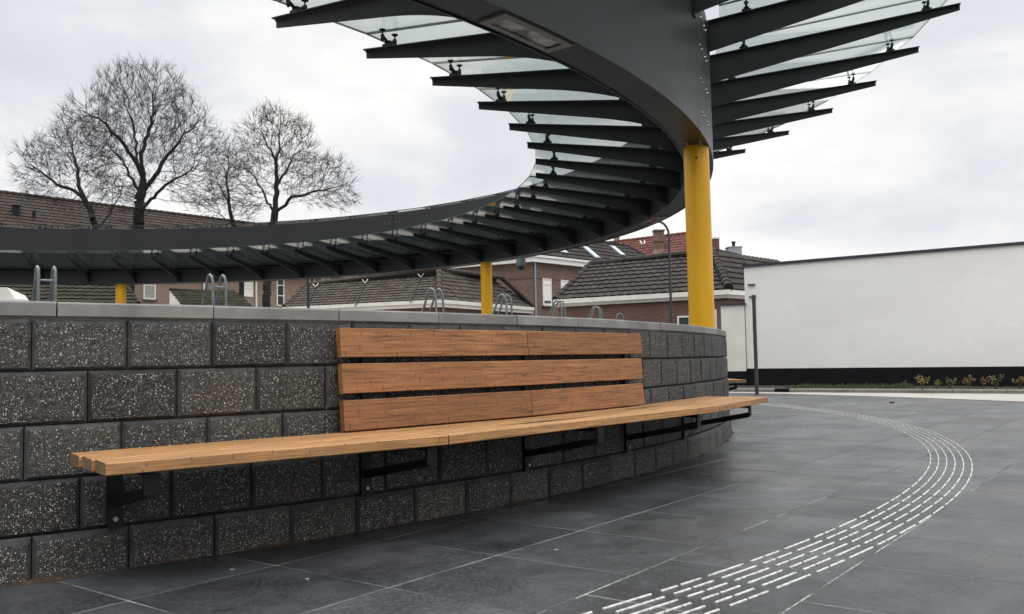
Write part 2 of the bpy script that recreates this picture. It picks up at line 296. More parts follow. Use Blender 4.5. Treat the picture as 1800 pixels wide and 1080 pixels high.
# ---------------------------------------------------------------- ground, paving, street
C0 = Vector((-7.7343, 11.6343, 0))       # centre of the round raised terrace
def pol(c, r, deg, z=0): return Vector((c.x+r*math.cos(R(deg)), c.y+r*math.sin(R(deg)), z))
g = MB(); g.face([(-600, -200, -.03), (600, -200, -.03), (600, 900, -.03), (-600, 900, -.03)]); struct('ground', g, 'asphalt')
g = MB(); g.face([(-26, -12, -.0022), (24, -12, -.0022), (24, 34, -.0022), (-26, 34, -.0022)]); struct('joint_sand', g, 'joint_sand')
A = Vector((.60493, .79628, 0)); B = Vector((.79628, -.60493, 0)); O = Vector((-1.2978, 3.0381, 0)); SA, SB = .607, .6124
g = MB(); wjt = .0030
for i in range(-22, 26):
    off = 0 if -1 <= i <= 1 else rnd.choice((0, .0, .02, .3, -.04))
    cuts = [j*SA+off for j in range(-24, 44)]
    for j in range(len(cuts)-1):
        a0, a1 = cuts[j]+wjt, cuts[j+1]-wjt; b0, b1 = i*SB+wjt, (i+1)*SB-wjt
        cen = O+A*((a0+a1)/2)+B*((b0+b1)/2)
        if cen.y > (22.2 if cen.x < -3.2 else 26) or cen.y < -8 or abs(cen.x) > 20: continue
        if (cen-C0).length < 9.6: continue
        t = rnd.uniform(.66, 1.28); tt = (t*rnd.uniform(.97, 1.05), t, t*rnd.uniform(.98, 1.04)); dz = rnd.uniform(-.0006, .0006); ch = .003
        P = lambda a, b_, z: O+A*a+B*b_+Vector((0, 0, z))
        o_ = [P(a0, b0, -.02), P(a1, b0, -.02), P(a1, b1, -.02), P(a0, b1, -.02)]
        m_ = [P(a0, b0, -.0026), P(a1, b0, -.0026), P(a1, b1, -.0026), P(a0, b1, -.0026)]
        i_ = [P(a0+ch, b0+ch, dz), P(a1-ch, b0+ch, dz), P(a1-ch, b1-ch, dz), P(a0+ch, b1-ch, dz)]
        g.face(i_[::-1], 0, None, tt)
        for k in range(4): g.face([m_[k], i_[k], i_[(k+1) % 4], m_[(k+1) % 4]], 0, None, tt); g.face([o_[k], m_[k], m_[(k+1) % 4], o_[(k+1) % 4]], 0, None, tt)
struct('pavement', g, 'slab', tint=True)
# street sheet beyond the slabs, kerb, planting bed
K0, K1 = Vector((-2.0, 24.2, 0)), Vector((17.5, 10.3, 0)); kd = (K1-K0).normalized(); kn = Vector((kd.y, -kd.x, 0))
if kn.y < 0: kn = -kn
edge = [(-6, 26.5), (0, 22.6), (4.63, 18.86), (5.1, 18.41), (5.95, 17.25), (6.68, 16.06), (7.3, 14.9), (7.81, 13.76), (8.7, 11.2), (9.6, 7.5), (10.4, 0), (10.4, -12)]
g = MB(); far = [(26, -12), (26, 4.2), (K1.x, K1.y), (K0.x, K0.y), (-6, 27.05)]
for k in range(len(edge)-1):
    (x0, y0), (x1, y1) = edge[k], edge[k+1]
    def proj_k(x, y):
        p = Vector((x, y, 0)); t = (K0-p).dot(kn); q = p+kn*t; return q
    q0, q1 = proj_k(x0, y0), proj_k(x1, y1)
    if k >= 8: q0 = Vector((max(q0.x, 24), q0.y, 0)); q1 = Vector((max(q1.x, 24), q1.y, 0))
    if k == 7: q1 = Vector((24, 5.66, 0))
    if k == 8: q0 = Vector((24, 5.66, 0))
    g.face([(x0, y0, .004), (x1, y1, .004), (q1.x, q1.y, .004), (q0.x, q0.y, .004)])
g.face([(-11.5, 22.9, .004), (-3.5, 22.6, .004), (-3.5, 25.0, .004), (-1.5, 26.0, .004), (3, 29, .004), (3, 62, .004), (-15, 62, .004)])
struct('street', g, 'street')
kr = thing('kerb', 'long grey concrete kerb in front of the white building', 'kerb'); Kd = K0
g = MB(); nst = 26; Ltot = (K1+kd*8-K0).length
gx = [(atz(1355, 684, .08)-K0).dot(kd), (atz(1381, 684, .08)-K0).dot(kd)]
for k in range(40):
    s0, s1 = k*.9, k*.9+.892
    segs = [(s0, s1)]
    if s1 > gx[0] and s0 < gx[1]: segs = [(s0, gx[0]-.01)] if s0 < gx[0] else []; segs += [(gx[1]+.01, s1)] if s1 > gx[1] else []
    for a, b_ in segs:
        if b_-a < .03: continue
        g.prism([(0, -.05), (0, .062), (.018, .08), (.14, .08), (.14, -.05)], a, b_, (K0+kd*a, kn, Vector((0, 0, 1))), (K0+kd*b_, kn, Vector((0, 0, 1))))
o = g.build('kerb_stones', 'kerb', kr)
gd = thing('street_gully', 'dark iron street gully set into the kerb beside the grey post', 'gully')
g = MB(); mid = K0+kd*((gx[0]+gx[1])/2)+kn*.07; hw = (gx[1]-gx[0])/2
g.obox(mid+Vector((0, 0, .066)), kd, kn, (0, 0, 1), hw, .07, .012)
for k in range(5): g.obox(mid+kd*(-hw+.02+k*(2*hw-.04)/4)-kn*.062+Vector((0, 0, .03)), kd, kn, (0, 0, 1), .010, .006, .024)
g.obox(mid+Vector((0, 0, .005)), kd, kn, (0, 0, 1), hw, .05, .006); g.build('grating', 'black_steel', gd)
W0, W1 = Vector((5.47, 20.95, 0)), Vector((10.0, 17.45, 0)); wd = (W1-W0).normalized(); wnm = Vector((wd.y, -wd.x, 0))     # towards the camera
if wnm.y > 0: wnm = -wnm
g = MB(); N_ = 60
def bedpt(t, s): # t along, s across 0 kerb..1 wall
    a = K0+kd*(2+t*26)+kn*.142; w_ = W0+wd*((a-W0).dot(wd)); p = a.lerp(w_, s); p.z = .055+.03*s+noise.noise(Vector((p.x*3, p.y*3, 0)))*.02; return p
for i in range(120):
    for j in range(6): g.face([bedpt(i/120, j/6), bedpt((i+1)/120, j/6), bedpt((i+1)/120, (j+1)/6), bedpt(i/120, (j+1)/6)])
struct('soil_bed', g, 'soil', smooth=True)

# tactile guide strip: six rows of raised white bars round the terrace
tg = thing('tactile_guide_strip', 'curved tactile strip of six rows of raised white bars across the dark paving', 'tactile strip')
g = MB(); per = 2.765
for row in range(6):
    r_ = 11.895+row*.0525
    for k in range(-12, 34):
        a = -44.96+k*per
        for s0, l_ in ((0, .236), (.293, .092), (.402, .118)):
            a0 = a+math.degrees(s0/11.9)+.012*rnd.uniform(-1, 1); a1 = a0+math.degrees(l_/11.9); w_ = .0041
            pr = [(-w_, -.004), (-w_, .0025), (-w_*.6, .0048), (w_*.6, .0048), (w_, .0025), (w_, -.004)]
            g.prism(pr, a0, a1, (pol(C0, r_, a0), pol(C0, 1, a0)-C0, Vector((0, 0, 1))), (pol(C0, r_, a1), pol(C0, 1, a1)-C0, Vector((0, 0, 1))))
g.build('bar_rows', 'marking', tg)
# small debris and leaf litter
g = MB()
for k in range(520):
    a = -75+k*.16; w_ = max(.002, .004+.035*noise.noise(Vector((a*.6, 0, 0)))+.010*rnd.random()); h = max(.002, .5*w_)
    a1 = a+.165; g.face([pol(C0, 10.22, a, .001), pol(C0, 10.22, a1, .001), pol(C0, 10.24, a1, h), pol(C0, 10.24, a, h)]); g.face([pol(C0, 10.24, a, h), pol(C0, 10.24, a1, h), pol(C0, 10.25+w_, a1, .001), pol(C0, 10.25+w_, a, .001)])
tag(g.build('leaf_litter', 'litter'), 'brown strip of leaf litter and moss along the foot of the block wall', 'leaf litter', kind='stuff')
def flake(px, py, s, m, name, label, cat, th=.004):
    p = atz(px, py, 0); g = MB(); n_ = 9; ring = []
    for k in range(n_):
        a = 2*math.pi*k/n_; r_ = s*rnd.uniform(.55, 1.1); ring.append(Vector((p.x+math.cos(a)*r_*1.5, p.y+math.sin(a)*r_, th*rnd.uniform(.5, 1))))
    g.face(ring); 
    for k in range(n_): q, w_ = ring[k], ring[(k+1) % n_]; g.face([q, w_, (w_.x, w_.y, .0005), (q.x, q.y, .0005)])
    tag(g.build(name, m), label, cat)
flake(646, 945, .016, 'litter', 'dead_leaf', 'pale brown dead leaf on the paving near the wall foot', 'leaf')
flake(540, 1019, .007, 'debris', 'chip', 'small white chip on the slab, right of the other one', 'stone chip')
flake(408, 1002, .008, 'debris', 'chip', 'small white chip on the slab nearest the wall, left of the other one', 'stone chip')
flake(978, 967, .007, 'debris', 'chip', 'small white chip on the slab left of the tactile strip', 'stone chip')
flake(1568, 709, .035, 'litter', 'dead_leaf', 'dark dead leaf lying far out on the open paving', 'leaf', .03)

# ---------------------------------------------------------------- round retaining wall
RW = 10.238; ZC = [0, .1667, .3674, .5681, .7688, .9695]; PA = 1.8866
wall = thing('retaining_wall', 'round terrace wall of dark exposed aggregate blocks with a pale concrete coping', 'wall')
g = MB(); offs = [-54.37, -53.46, -54.53, -53.33, -54.41]
for c_ in range(5):
    rr = RW-.003*c_+(.006 if c_ == 0 else 0); z0 = ZC[c_]+(.002 if c_ else -.05); z1 = ZC[c_+1]-.003
    nb = 191
    for k in range(nb):
        a0 = offs[c_]+k*360/nb; a1 = a0+360/nb; ga = math.degrees(.0022/rr); jit = rnd.uniform(-.0022, .0022)+(rnd.uniform(-.003, .003) if c_ == 0 else 0)
        p0, p1 = pol(C0, rr+jit, a0+ga), pol(C0, rr+jit+rnd.uniform(-.001, .001), a1-ga); u = (p1-p0); Lw = u.length; u.normalize(); n_ = Vector((u.y, -u.x, 0))
        cx_, cz_ = .013, .015 if c_ else .022
        P = lambda s, z, d: p0+u*s-n_*d+Vector((0, 0, z))
        dp = .011; nf0 = len(g.f); tb = rnd.uniform(.62, 1.45); tbt = (tb*rnd.uniform(.97, 1.05), tb, tb*rnd.uniform(.93, 1.03))
        on = [P(0, z0, dp), P(Lw, z0, dp), P(Lw, z1, dp), P(0, z1, dp)]
        top = .020 if c_ == 4 else cz_
        if (a0+54.4) % 360 < 60 or (a0+54.4) % 360 > 350:
            nx, nz = 14, 8
            def fp(i, j):
                s = cx_+(Lw-2*cx_)*i/nx; z = z0+cz_*.7+(z1-z0-cz_*.7-top)*j/nz
                ed = 0 if 0 < i < nx and 0 < j < nz else 1
                q = P(s, z, 0); h = noise.noise(q*38)*.0022+noise.noise(q*95)*.0012
                if ed: q += u*noise.noise(q*60)*.003+Vector((0, 0, noise.noise(q*55+Vector((9, 0, 0)))*.003*(2 if c_ == 0 else 1)))
                return q+n_*(h+(.0 if ed else .0015))
            G = [[fp(i, j) for j in range(nz+1)] for i in range(nx+1)]
            for i in range(nx):
                for j in range(nz): g.face([G[i][j], G[i+1][j], G[i+1][j+1], G[i][j+1]], 0)
            rim = [G[i][0] for i in range(nx)]+[G[nx][j] for j in range(nz)]+[G[nx-i][nz] for i in range(nx)]+[G[0][nz-j] for j in range(nz)]
            outr = [P(Lw*i/nx, z0, dp) for i in range(nx)]+[P(Lw, z0+(z1-z0)*j/nz, dp) for j in range(nz)]+[P(Lw*(1-i/nx), z1, dp) for i in range(nx)]+[P(0, z1+(z0-z1)*j/nz, dp) for j in range(nz)]
            for q in range(len(rim)): w_ = (q+1) % len(rim); g.face([outr[q], outr[w_], rim[w_], rim[q]], 1)
        else:
            inn = [P(cx_, z0+cz_*.7, 0), P(Lw-cx_, z0+cz_*.7, 0), P(Lw-cx_, z1-top, 0), P(cx_, z1-top, 0)]
            g.face(inn, 0)
            for q in range(4): g.face([on[q], on[(q+1) % 4], inn[(q+1) % 4], inn[q]], 1)
        bk = [q-n_*.03 for q in on]
        for q in range(4): g.face([bk[q], bk[(q+1) % 4], on[(q+1) % 4], on[q]], 1)
        for q in range(nf0, len(g.f)): g.tn[q] = tbt
g.build('blocks', ['aggregate', 'block_edge'], wall, tint=True)
g = MB()
for k in range(180): g.face([pol(C0, RW-.045, k*2, -.05), pol(C0, RW-.045, k*2+2, -.05), pol(C0, RW-.045, k*2+2, .972), pol(C0, RW-.045, k*2, .972)])
for k in range(360):
    w0, w1 = (.006+.006*noise.noise(Vector((q*2.3, 4, 0))) for q in (k, k+1))
    g.face([pol(C0, RW-.022-w0, k, .952), pol(C0, RW-.022-w1, k+1, .952), pol(C0, RW-.014-w1, k+1, .9705), pol(C0, RW-.014-w0, k, .9705)])
g.build('mortar_bed', 'mortar', wall)
g = MB(); npc = 108
for k in range(npc):
    a0 = -53.95+k*360/npc; a1 = a0+360/npc; ga = math.degrees(.003/10.22); ro = 10.2255+rnd.uniform(-.002, .002); ri = 10.0; zt = 1.0283+rnd.uniform(-.0012, .0012); zb = .9712
    prof = [(ri, zb), (ro-.004, zb), (ro, zb+.004), (ro, zt-.007), (ro-.006, zt), (ri+.006, zt), (ri, zt-.006)]
    nf0 = len(g.f); tb = rnd.uniform(.84, 1.12)
    for h in range(2):
        b0 = a0+ga+(a1-a0-2*ga)*h/2; b1 = a0+ga+(a1-a0-2*ga)*(h+1)/2
        d0, d1 = pol(C0, 1, b0)-C0, pol(C0, 1, b1)-C0
        g.prism(prof, b0, b1, (C0, d0, Vector((0, 0, 1))), (C0, d1, Vector((0, 0, 1))))
    for q in range(nf0, len(g.f)): g.tn[q] = (tb, tb, tb*.98)
g.build('coping', 'coping_concrete', wall, tint=True)
g = MB(); g.face([pol(C0, 10.02, k*4, .90) for k in range(90)]); struct('terrace_deck', g, 'gravel_deck')
g = MB()
for k in range(120): g.face([pol(C0, 10.03, k*3, .6), pol(C0, 10.03, k*3+3, .6), pol(C0, 10.03, k*3+3, .985), pol(C0, 10.03, k*3, .985)])
g.build('inner_face', 'mortar', wall)

# ---------------------------------------------------------------- bench
Z = Vector((0, 0, 1))
def board_prof(w, t, c=.0035): return [(c, 0), (w-c, 0), (w, c), (w, t-c), (w-c, t), (c, t), (0, t-c), (0, c)]
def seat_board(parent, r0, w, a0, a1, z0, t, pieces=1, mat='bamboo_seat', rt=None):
    g = MB(); gp = math.degrees(.003/r0); a0 += gp; a1 -= gp; u0 = rnd.uniform(0, 50)
    for h in range(pieces):
        b0 = a0+(a1-a0)*h/pieces; b1 = a0+(a1-a0)*(h+1)/pieces; d0, d1 = pol(C0, 1, b0)-C0, pol(C0, 1, b1)-C0; Lb = r0*R(b1-b0)
        g.prism(board_prof(w, t), u0, u0+Lb, (C0+d0*r0+Z*z0, d0, Z), (C0+d1*r0+Z*z0, d1, Z), 0, 1); u0 += Lb
    tb = rnd.uniform(.86, 1.12); g.tn = [(tb, tb*.98, tb*.95)]*len(g.f); return g.build('board', [mat, 'end_grain'], parent, tint=True)
def bench(name, label, shift, back, arms, cuts):
    t = thing(name, label, 'bench'); 
    seat = bpy.data.objects.new('seat', None); col.objects.link(seat); seat.parent = t
    for row, (r0, cs) in enumerate(zip((10.300, 10.466, 10.632), cuts)):
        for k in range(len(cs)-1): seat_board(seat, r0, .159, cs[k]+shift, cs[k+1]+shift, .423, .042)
    if back:
        bk = bpy.data.objects.new('backrest', None); col.objects.link(bk); bk.parent = t
        for (z0, z1, cs, r_) in ((.472, .610, (-47.50, -40.62, -33.62), 10.326), (.6395, .7755, (-47.50, -33.55), 10.314), (.8035, .9385, (-47.51, -40.60, -33.42), 10.302)):
            for k in range(len(cs)-1):
                n_ = 2 if len(cs) == 2 else 1; a0, a1 = cs[k], cs[k+1]; g = MB(); gp = math.degrees(.0025/10.3); a0 += gp; a1 -= gp; u0 = rnd.uniform(0, 50); h_ = z1-z0; tl = Vector((0, 0, 1)); tv = lambda d: (Z*1+d*(-.085)).normalized()
                for q in range(n_):
                    b0 = a0+(a1-a0)*q/n_; b1 = a0+(a1-a0)*(q+1)/n_; d0, d1 = pol(C0, 1, b0)-C0, pol(C0, 1, b1)-C0; Lb = 10.3*R(b1-b0)
                    w0, w1 = tv(d0), tv(d1)
                    g.prism([(p_, q_) for q_, p_ in board_prof(h_, .034, .003)], u0, u0+Lb, (C0+d0*(r_-.034)+Z*z0, d0, w0), (C0+d1*(r_-.034)+Z*z0, d1, w1), 0, 1); u0 += Lb
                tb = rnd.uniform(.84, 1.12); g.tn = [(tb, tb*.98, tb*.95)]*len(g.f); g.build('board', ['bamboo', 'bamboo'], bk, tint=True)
        for a in (-46.6, -40.4, -34.3):
            g = MB(); d = pol(C0, 1, a)-C0; tt = Vector((-d.y, d.x, 0))
            g.obox(C0+d*10.247+Z*.70, d, tt, Z, .010, .02, .22); g.build('back_support', 'black_steel', bk)
    for a in arms:
        g = MB(); d = pol(C0, 1, a+shift)-C0; tt = Vector((-d.y, d.x, 0)); X = lambda r_, z: C0+d*r_+Z*z
        g.obox(X(10.247, .292), d, tt, Z, .008, .028, .129)                     # wall plate
        g.obox(X(10.262, .40), d, tt, Z, .010, .012, .022)
        g.obox(X(10.50, .4115), d, tt, Z, .245, .014, .0110)                      # arm under the boards
        p0, p1 = X(10.256, .262), X(10.735, .352); dd = (p1-p0).normalized(); up = dd.cross(tt); g.obox((p0+p1)/2, dd, tt, up, (p1-p0).length/2, .0135, .018)
        g.obox(X(10.742, .378), d, tt, Z, .006, .026, .036)                       # nose plate
        o = g.build('bracket', 'black_steel', t)
        g = MB()
        for zz in (.198,): g.cyl(X(10.255, zz), X(10.266, zz), .011, .009, 8)
        g.build('bolt', 'steel_bolt', o)
        g = MB()
    return t
bench('wall_bench', 'long bamboo bench with plank backrest bracketed to the dark block wall', 0, True, (-52.8, -46.6, -40.4, -34.25, -28.45), ((-53.75, -44.6, -35.2, -26.2), (-53.7, -42.3, -30.9, -26.25), (-53.65, -46.3, -33.0, -26.35)))
bench('wall_bench', 'far small end of a wooden seat showing beside the white building', 0, False, (2.4, 8.6, 14.8), ((.75, 9.0, 17), (.72, 12, 17), (.70, 8, 17)))
g = MB()
p, q = atz(655, 753.5, .4655), atz(682, 756, .4655); g.tube([p+Z*.002, p.lerp(q, .5)+Z*.006, q+Z*.003], [.0008, .0012, .002], 5)
tag(g.build('dry_twig', 'bark'), 'tiny dark dry twig lying on the bench seat', 'twig')

# ---------------------------------------------------------------- ring canopy
CC = Vector((-7.933, 11.555, 0)); RO, RI, HB, HT = 10.339, 10.042, 2.734, 4.052
can = thing('ring_canopy', 'ring shaped steel and glass canopy on yellow columns above the terrace', 'canopy', CC)
can.rotation_euler = (.0048, -.0058, 0)
def P(r_, deg, z): return Vector((r_*math.cos(R(deg)), r_*math.sin(R(deg)), z))
BOLT = MB(); BOLT.cyl((0, 0, 0), (0, 0, .013), .012, .010, 8); bolt0 = None
def bolt(parent, p0, p1):
    global bolt0
    if bolt0 is None: bolt0 = o = BOLT.build('bolt', 'steel_bolt', parent)
    else: o = bolt0.copy(); col.objects.link(o); o.parent = parent
    o.location = p0; o.rotation_euler = (Vector(p1)-Vector(p0)).to_track_quat('Z', 'Y').to_euler()
segb = [-19.34, 19.4, 58.12, 128, 160, 190, 220, 250, 285, 340.66]
for k in range(9):
    a0, a1 = segb[k]+.03, segb[k+1]-.03; n_ = max(8, int((a1-a0)/2)); g = MB()
    prof = [(RI, HB+.012), (RI+.016, HB+.012), (RI+.016, HB), (RO-.014, HB), (RO-.014, HB+.010), (RO, HB+.010), (RO, HT), (RI, HT)]
    prof = [(RI, HB), (RI+.012, HB), (RI+.012, HB+.010), (RO-.012, HB+.010), (RO-.012, HB), (RO, HB), (RO, HT), (RI, HT)]
    rings = [[P(r_, a0+(a1-a0)*i/n_, z) for r_, z in prof] for i in range(n_+1)]
    base = len(g.v)
    for r_ in rings: g.v += [tuple(q) for q in r_]
    m_ = len(prof)
    for i in range(n_):
        for q in range(m_): g.f.append((base+i*m_+q, base+(i+1)*m_+q, base+(i+1)*m_+(q+1) % m_, base+i*m_+(q+1) % m_)); g.mi.append(0); g.uv.append(None); g.tn.append(None)
    for e_ in (0, n_): g.f.append(tuple(base+e_*m_+q for q in range(m_))); g.mi.append(0); g.uv.append(None); g.tn.append(None)
    bo = g.build('ring_beam', 'grey_paint', can, smooth=True)
    sa = segb[k]
    if k == 0:
        for da in (-1.06, -.33, .95, 1.65):
            for z in (3.85, 3.55, 3.24, 2.93): bolt(bo, P(RO-.001, sa+da, z), P(RO+.012, sa+da, z))
    if k == 2:
        for da in (-1.1, -.45, .55, 1.3): bolt(bo, P(RI+.001, sa+da, 3.86), P(RI-.012, sa+da, 3.86))
cols = [-17.38, 43.34, 98.66, 159, 219, 281.5]
for a in cols:
    g = MB(); n_ = 40; c = P(10.209, a, 0); g.tube([c+Z*.88, c+Z*(HB+.012)], .1205, 40); co = g.build('column', 'yellow_paint', can, smooth=True)
    g = MB(); d = Vector((-can.location.x-c.x, -can.location.y-c.y, 0)).normalized(); p = c+d*.1195+Z*(HB-.115); g.cyl(p, p+d*.006, .011, .009, 10); g.build('bolt', 'black_steel', co)
    if a < 60:
        for da in (-1.3, -.85, .85, 1.3):
            for dr in (-.06, .07): q = P(10.20+dr, a+da, HB+.010); bolt(co, q, q-Z)
def rib_mesh(r0, r1, zt0, zt1, zb0, zb1, fw=.045, tw=.007, plate=True, haunch=0):
    g = MB(); s = 1 if r1 > r0 else -1; N = 10
    def lt(t): return r0+(r1-r0)*t, zt0+(zt1-zt0)*t, zb0+(zb1-zb0)*t
    for i in range(N):
        (ra, ta, ba), (rb, tb, bb) = lt(i/N), lt((i+1)/N)
        for y in (-tw, tw): g.face([(ra, y, ba), (rb, y, bb), (rb, y, tb-.012), (ra, y, ta-.012)])
        g.face([(ra, -tw, ba), (ra, tw, ba), (rb, tw, bb), (rb, -tw, bb)])
        for sg in (-1, 1): g.face([(ra, sg*tw, ta-.024), (rb, sg*tw, tb-.024), (rb, sg*(tw+.016), tb-.010), (ra, sg*(tw+.016), ta-.010)])   # fillet
    x0, t0, b0_ = lt(0); x1, t1, b1_ = lt(1); e_ = .0
    if haunch:
        H8 = [(x0+s*.62*(i/8), b0_+(b1_-b0_)*(.62*(i/8)/abs(r1-r0))-haunch*(1-i/8)**2.2) for i in range(9)]
        for i in range(8):
            (xa, za), (xb, zb_) = H8[i], H8[i+1]; ta, tb_ = (b0_+(b1_-b0_)*(abs(q-x0)/abs(r1-r0))+.002 for q in (xa, xb))
            for y in (-tw, tw): g.face([(xa, y, za), (xb, y, zb_), (xb, y, tb_), (xa, y, ta)])
            g.face([(xa, -tw, za), (xa, tw, za), (xb, tw, zb_), (xb, -tw, zb_)])
    g.face([(x1, -tw, b1_), (x1, tw, b1_), (x1, tw, t1-.01), (x1, -tw, t1-.01)]); g.face([(x1, -tw-.016, t1-.01), (x1, tw+.016, t1-.01), (x1, tw, t1-.024), (x1, -tw, t1-.024)])
    g.box8([(x0, -fw, t0-.010), (x1, -fw, t1-.010), (x1, fw, t1-.010), (x0, fw, t0-.010), (x0, -fw, t0), (x1, -fw, t1), (x1, fw, t1), (x0, fw, t0)])
    if plate: g.box((min(x0, x0+s*.014), -.055, b0_-.02), (max(x0, x0+s*.014), .055, t0-.012))
    return g
def clamp_mesh(r, zt, zg, r_sp):
    g = MB(); h = zg-zt
    g.obox((r, 0, zt+.014), (1, 0, 0), (0, 1, 0), Z, .045, .026, .0145); g.obox((r, 0, zt+.036), (1, 0, 0), (0, 1, 0), Z, .026, .02, .012)
    for s in (-1, 1):
        g.tube([(r, 0, zt+.040), (r, s*.026, zt+.044), (r, s*.048, zt+h*.50), (r, s*.070, zt+h*.56)], [.017, .013, .011, .013], 8)
        g.cyl((r, s*.070, zt+h*.34), (r, s*.070, zt+h*.66), .015, .015, 10); g.cyl((r, s*.070, zt+h*.24), (r, s*.070, zt+h*.34), .007, .011, 8)
        g.cyl((r, s*.070, zt+h*.66), (r, s*.070, zg-.016), .006, .006, 6); g.cyl((r, s*.070, zg-.016), (r, s*.070, zg-.009), .014, .026, 14); g.cyl((r, s*.070, zg-.009), (r, s*.070, zg-.0035), .026, .026, 14)
    return g
IN = dict(r0=RI, r1=8.300, zt0=2.987, zt1=3.194, zb0=2.79, zb1=3.130, haunch=.05); OU = dict(r0=RO, r1=12.95, zt0=4.040, zt1=4.390, zb0=3.735, zb1=4.325)
def ztop(D, r): return D['zt0']+(D['zt1']-D['zt0'])*(r-D['r0'])/(D['r1']-D['r0'])
protos = {}
def make_ribs(D, key, ang0, ks, dh, rg0, rg1, rcl, step=5.9487):
    first = None
    for k in ks:
        a = ang0+k*step
        if first is None:
            rb = rib_mesh(**D).build('rib', 'rib_paint', can)
            cl = [clamp_mesh(rc, ztop(D, rc), ztop(D, rc)+dh, 1).build('glass_clamp', 'black_steel', rb, smooth=True) for rc in rcl]
            first = (rb, cl)
        else:
            rb = first[0].copy(); col.objects.link(rb); rb.parent = can
            for c in first[1]: q = c.copy(); col.objects.link(q); q.parent = rb
        rb.rotation_euler = (0, 0, R(a))
    g = MB(); w = step/2; e_ = .006
    def q(r, da, z): return (r*math.cos(R(da)), r*math.sin(R(da)), z)
    z0, z1 = ztop(D, rg0)+dh, ztop(D, rg1)+dh; t = .017; ge0, ge1 = math.degrees(.006/rg0), math.degrees(.006/rg1)
    Pt = [q(rg0, -w+ge0, z0), q(rg1, -w+ge1, z1), q(rg1, w-ge1, z1), q(rg0, w-ge0, z0)]; Pt += [(x, y, z+t) for x, y, z in Pt]
    g.face([Pt[i] for i in (3, 2, 1, 0)], 0); g.face([Pt[i] for i in (4, 5, 6, 7)], 0)
    for i, j in ((0, 1), (1, 2), (2, 3), (3, 0)): g.face([Pt[i], Pt[j], Pt[j+4], Pt[i+4]], 1)
    pane = None
    for k in ks[:-1]:
        if pane is None: pane = g.build('glass_pane', ['roof_glass', 'glass_edge'], can); p_ = pane
        else: p_ = pane.copy(); col.objects.link(p_); p_.parent = can
        p_.rotation_euler = (0, 0, R(ang0+(k+.5)*step))
    # dark sealing strip in each joint between two panes
    g = MB(); g.box8([q(rg0, -ge0*.9, z0+.003), q(rg1, -ge1*.9, z1+.003), q(rg1, ge1*.9, z1+.003), q(rg0, ge0*.9, z0+.003), q(rg0, -ge0*.9, z0+t-.003), q(rg1, -ge1*.9, z1+t-.003), q(rg1, ge1*.9, z1+t-.003), q(rg0, ge0*.9, z0+t-.003)])
    s = None
    for k in ks[1:-1]:
        if s is None: s = g.build('joint_seal', 'rubber', can); o = s
        else: o = s.copy(); col.objects.link(o); o.parent = can
        o.rotation_euler = (0, 0, R(ang0+k*step))
make_ribs(IN, 'in', -40.30, list(range(-16, 45)), .125, 9.895, 8.298, (8.53, 9.72))
make_ribs(OU, 'out', -10.10, list(range(-6, 29)), .128, 10.46, 12.90, (10.72, 12.62))
g = MB(); n_ = 120
pg = [(9.90, 3.075), (9.90, 3.150), (9.915, 3.150), (9.915, 3.090), (RI+.001, 3.070), (RI+.001, 3.055)]  # opaque channel added to keep light off the beam's lower inner face
for i in range(n_):
    for q in range(6):
        (ra, za), (rb_2, zb_) = pg[q], pg[(q+1) % 6]; g.face([P(ra, i*3, za), P(ra, i*3+3, za), P(rb_2, i*3+3, zb_), P(rb_2, i*3, zb_)])
g.build('gutter', 'black_steel', can)
for a0, a1, lb in ((-39.55, -35.65, 'wide recessed lamp with glass cover'), (7.0, 11.2, '')):
    g = MB(); n_ = 6; r0, r1, z = 10.095, 10.300, HB+.0095
    def ringq(ra, rb, za, zb, b0, b1, mi=0):
        for i in range(n_):
            c0, c1 = b0+(b1-b0)*i/n_, b0+(b1-b0)*(i+1)/n_; g.face([P(ra, c0, za), P(ra, c1, za), P(rb, c1, zb), P(rb, c0, zb)], mi)
    da = .38; i0, i1 = r0+.038, r1-.05; zf = HB-.004
    ringq(r0, i0, zf, zf, a0, a1); ringq(i1, r1, zf, zf, a0, a1); ringq(r0, r0, zf, z, a0, a1); ringq(r1, r1, zf, z, a0, a1); ringq(i0, i0, zf, z, a0+da, a1-da); ringq(i1, i1, zf, z, a0+da, a1-da)
    for b0, b1 in ((a0, a0+da), (a1-da, a1)): g.face([P(i0, b0, zf), P(i0, b1, zf), P(i1, b1, zf), P(i1, b0, zf)])
    for b0 in (a0, a1): g.face([P(r0, b0, zf), P(r1, b0, zf), P(r1, b0, z), P(r0, b0, z)])
    lu = g.build('luminaire', 'lens_frame', can)
    g = MB(); n2 = 6
    for i in range(n2):
        c0, c1 = a0+da+(a1-a0-2*da)*i/n2, a0+da+(a1-a0-2*da)*(i+1)/n2; g.face([P(i0, c0, HB+.004), P(i0, c1, HB+.004), P(i1, c1, HB+.004), P(i1, c0, HB+.004)])
    g.build('lens', 'lens_cover', lu)
# dome camera under the beam
p = pol(CC, 10.02, 35.83, HB-.01); dc = thing('dome_camera', 'grey dome security camera hanging below the far beam by the yellow column', 'security camera', p)
g = MB(); g.cyl((0, 0, .03), (0, 0, -.05), .09, .095, 24); g.tube([(0, 0, -.05), (0, 0, -.10), (0, 0, -.12)], [.098, .098, .085], 24); g.build('housing', 'camera_shell', dc, smooth=True)
g = MB(); g.tube([(0, 0, -.115)]+[(0, 0, -.12-.085*math.sin(R(t))) for t in (15, 35, 55, 75, 89)], [.082]+[.082*math.cos(R(t)) for t in (15, 35, 55, 75, 89)], 24); g.build('dome', 'smoke_dome', dc, smooth=True)

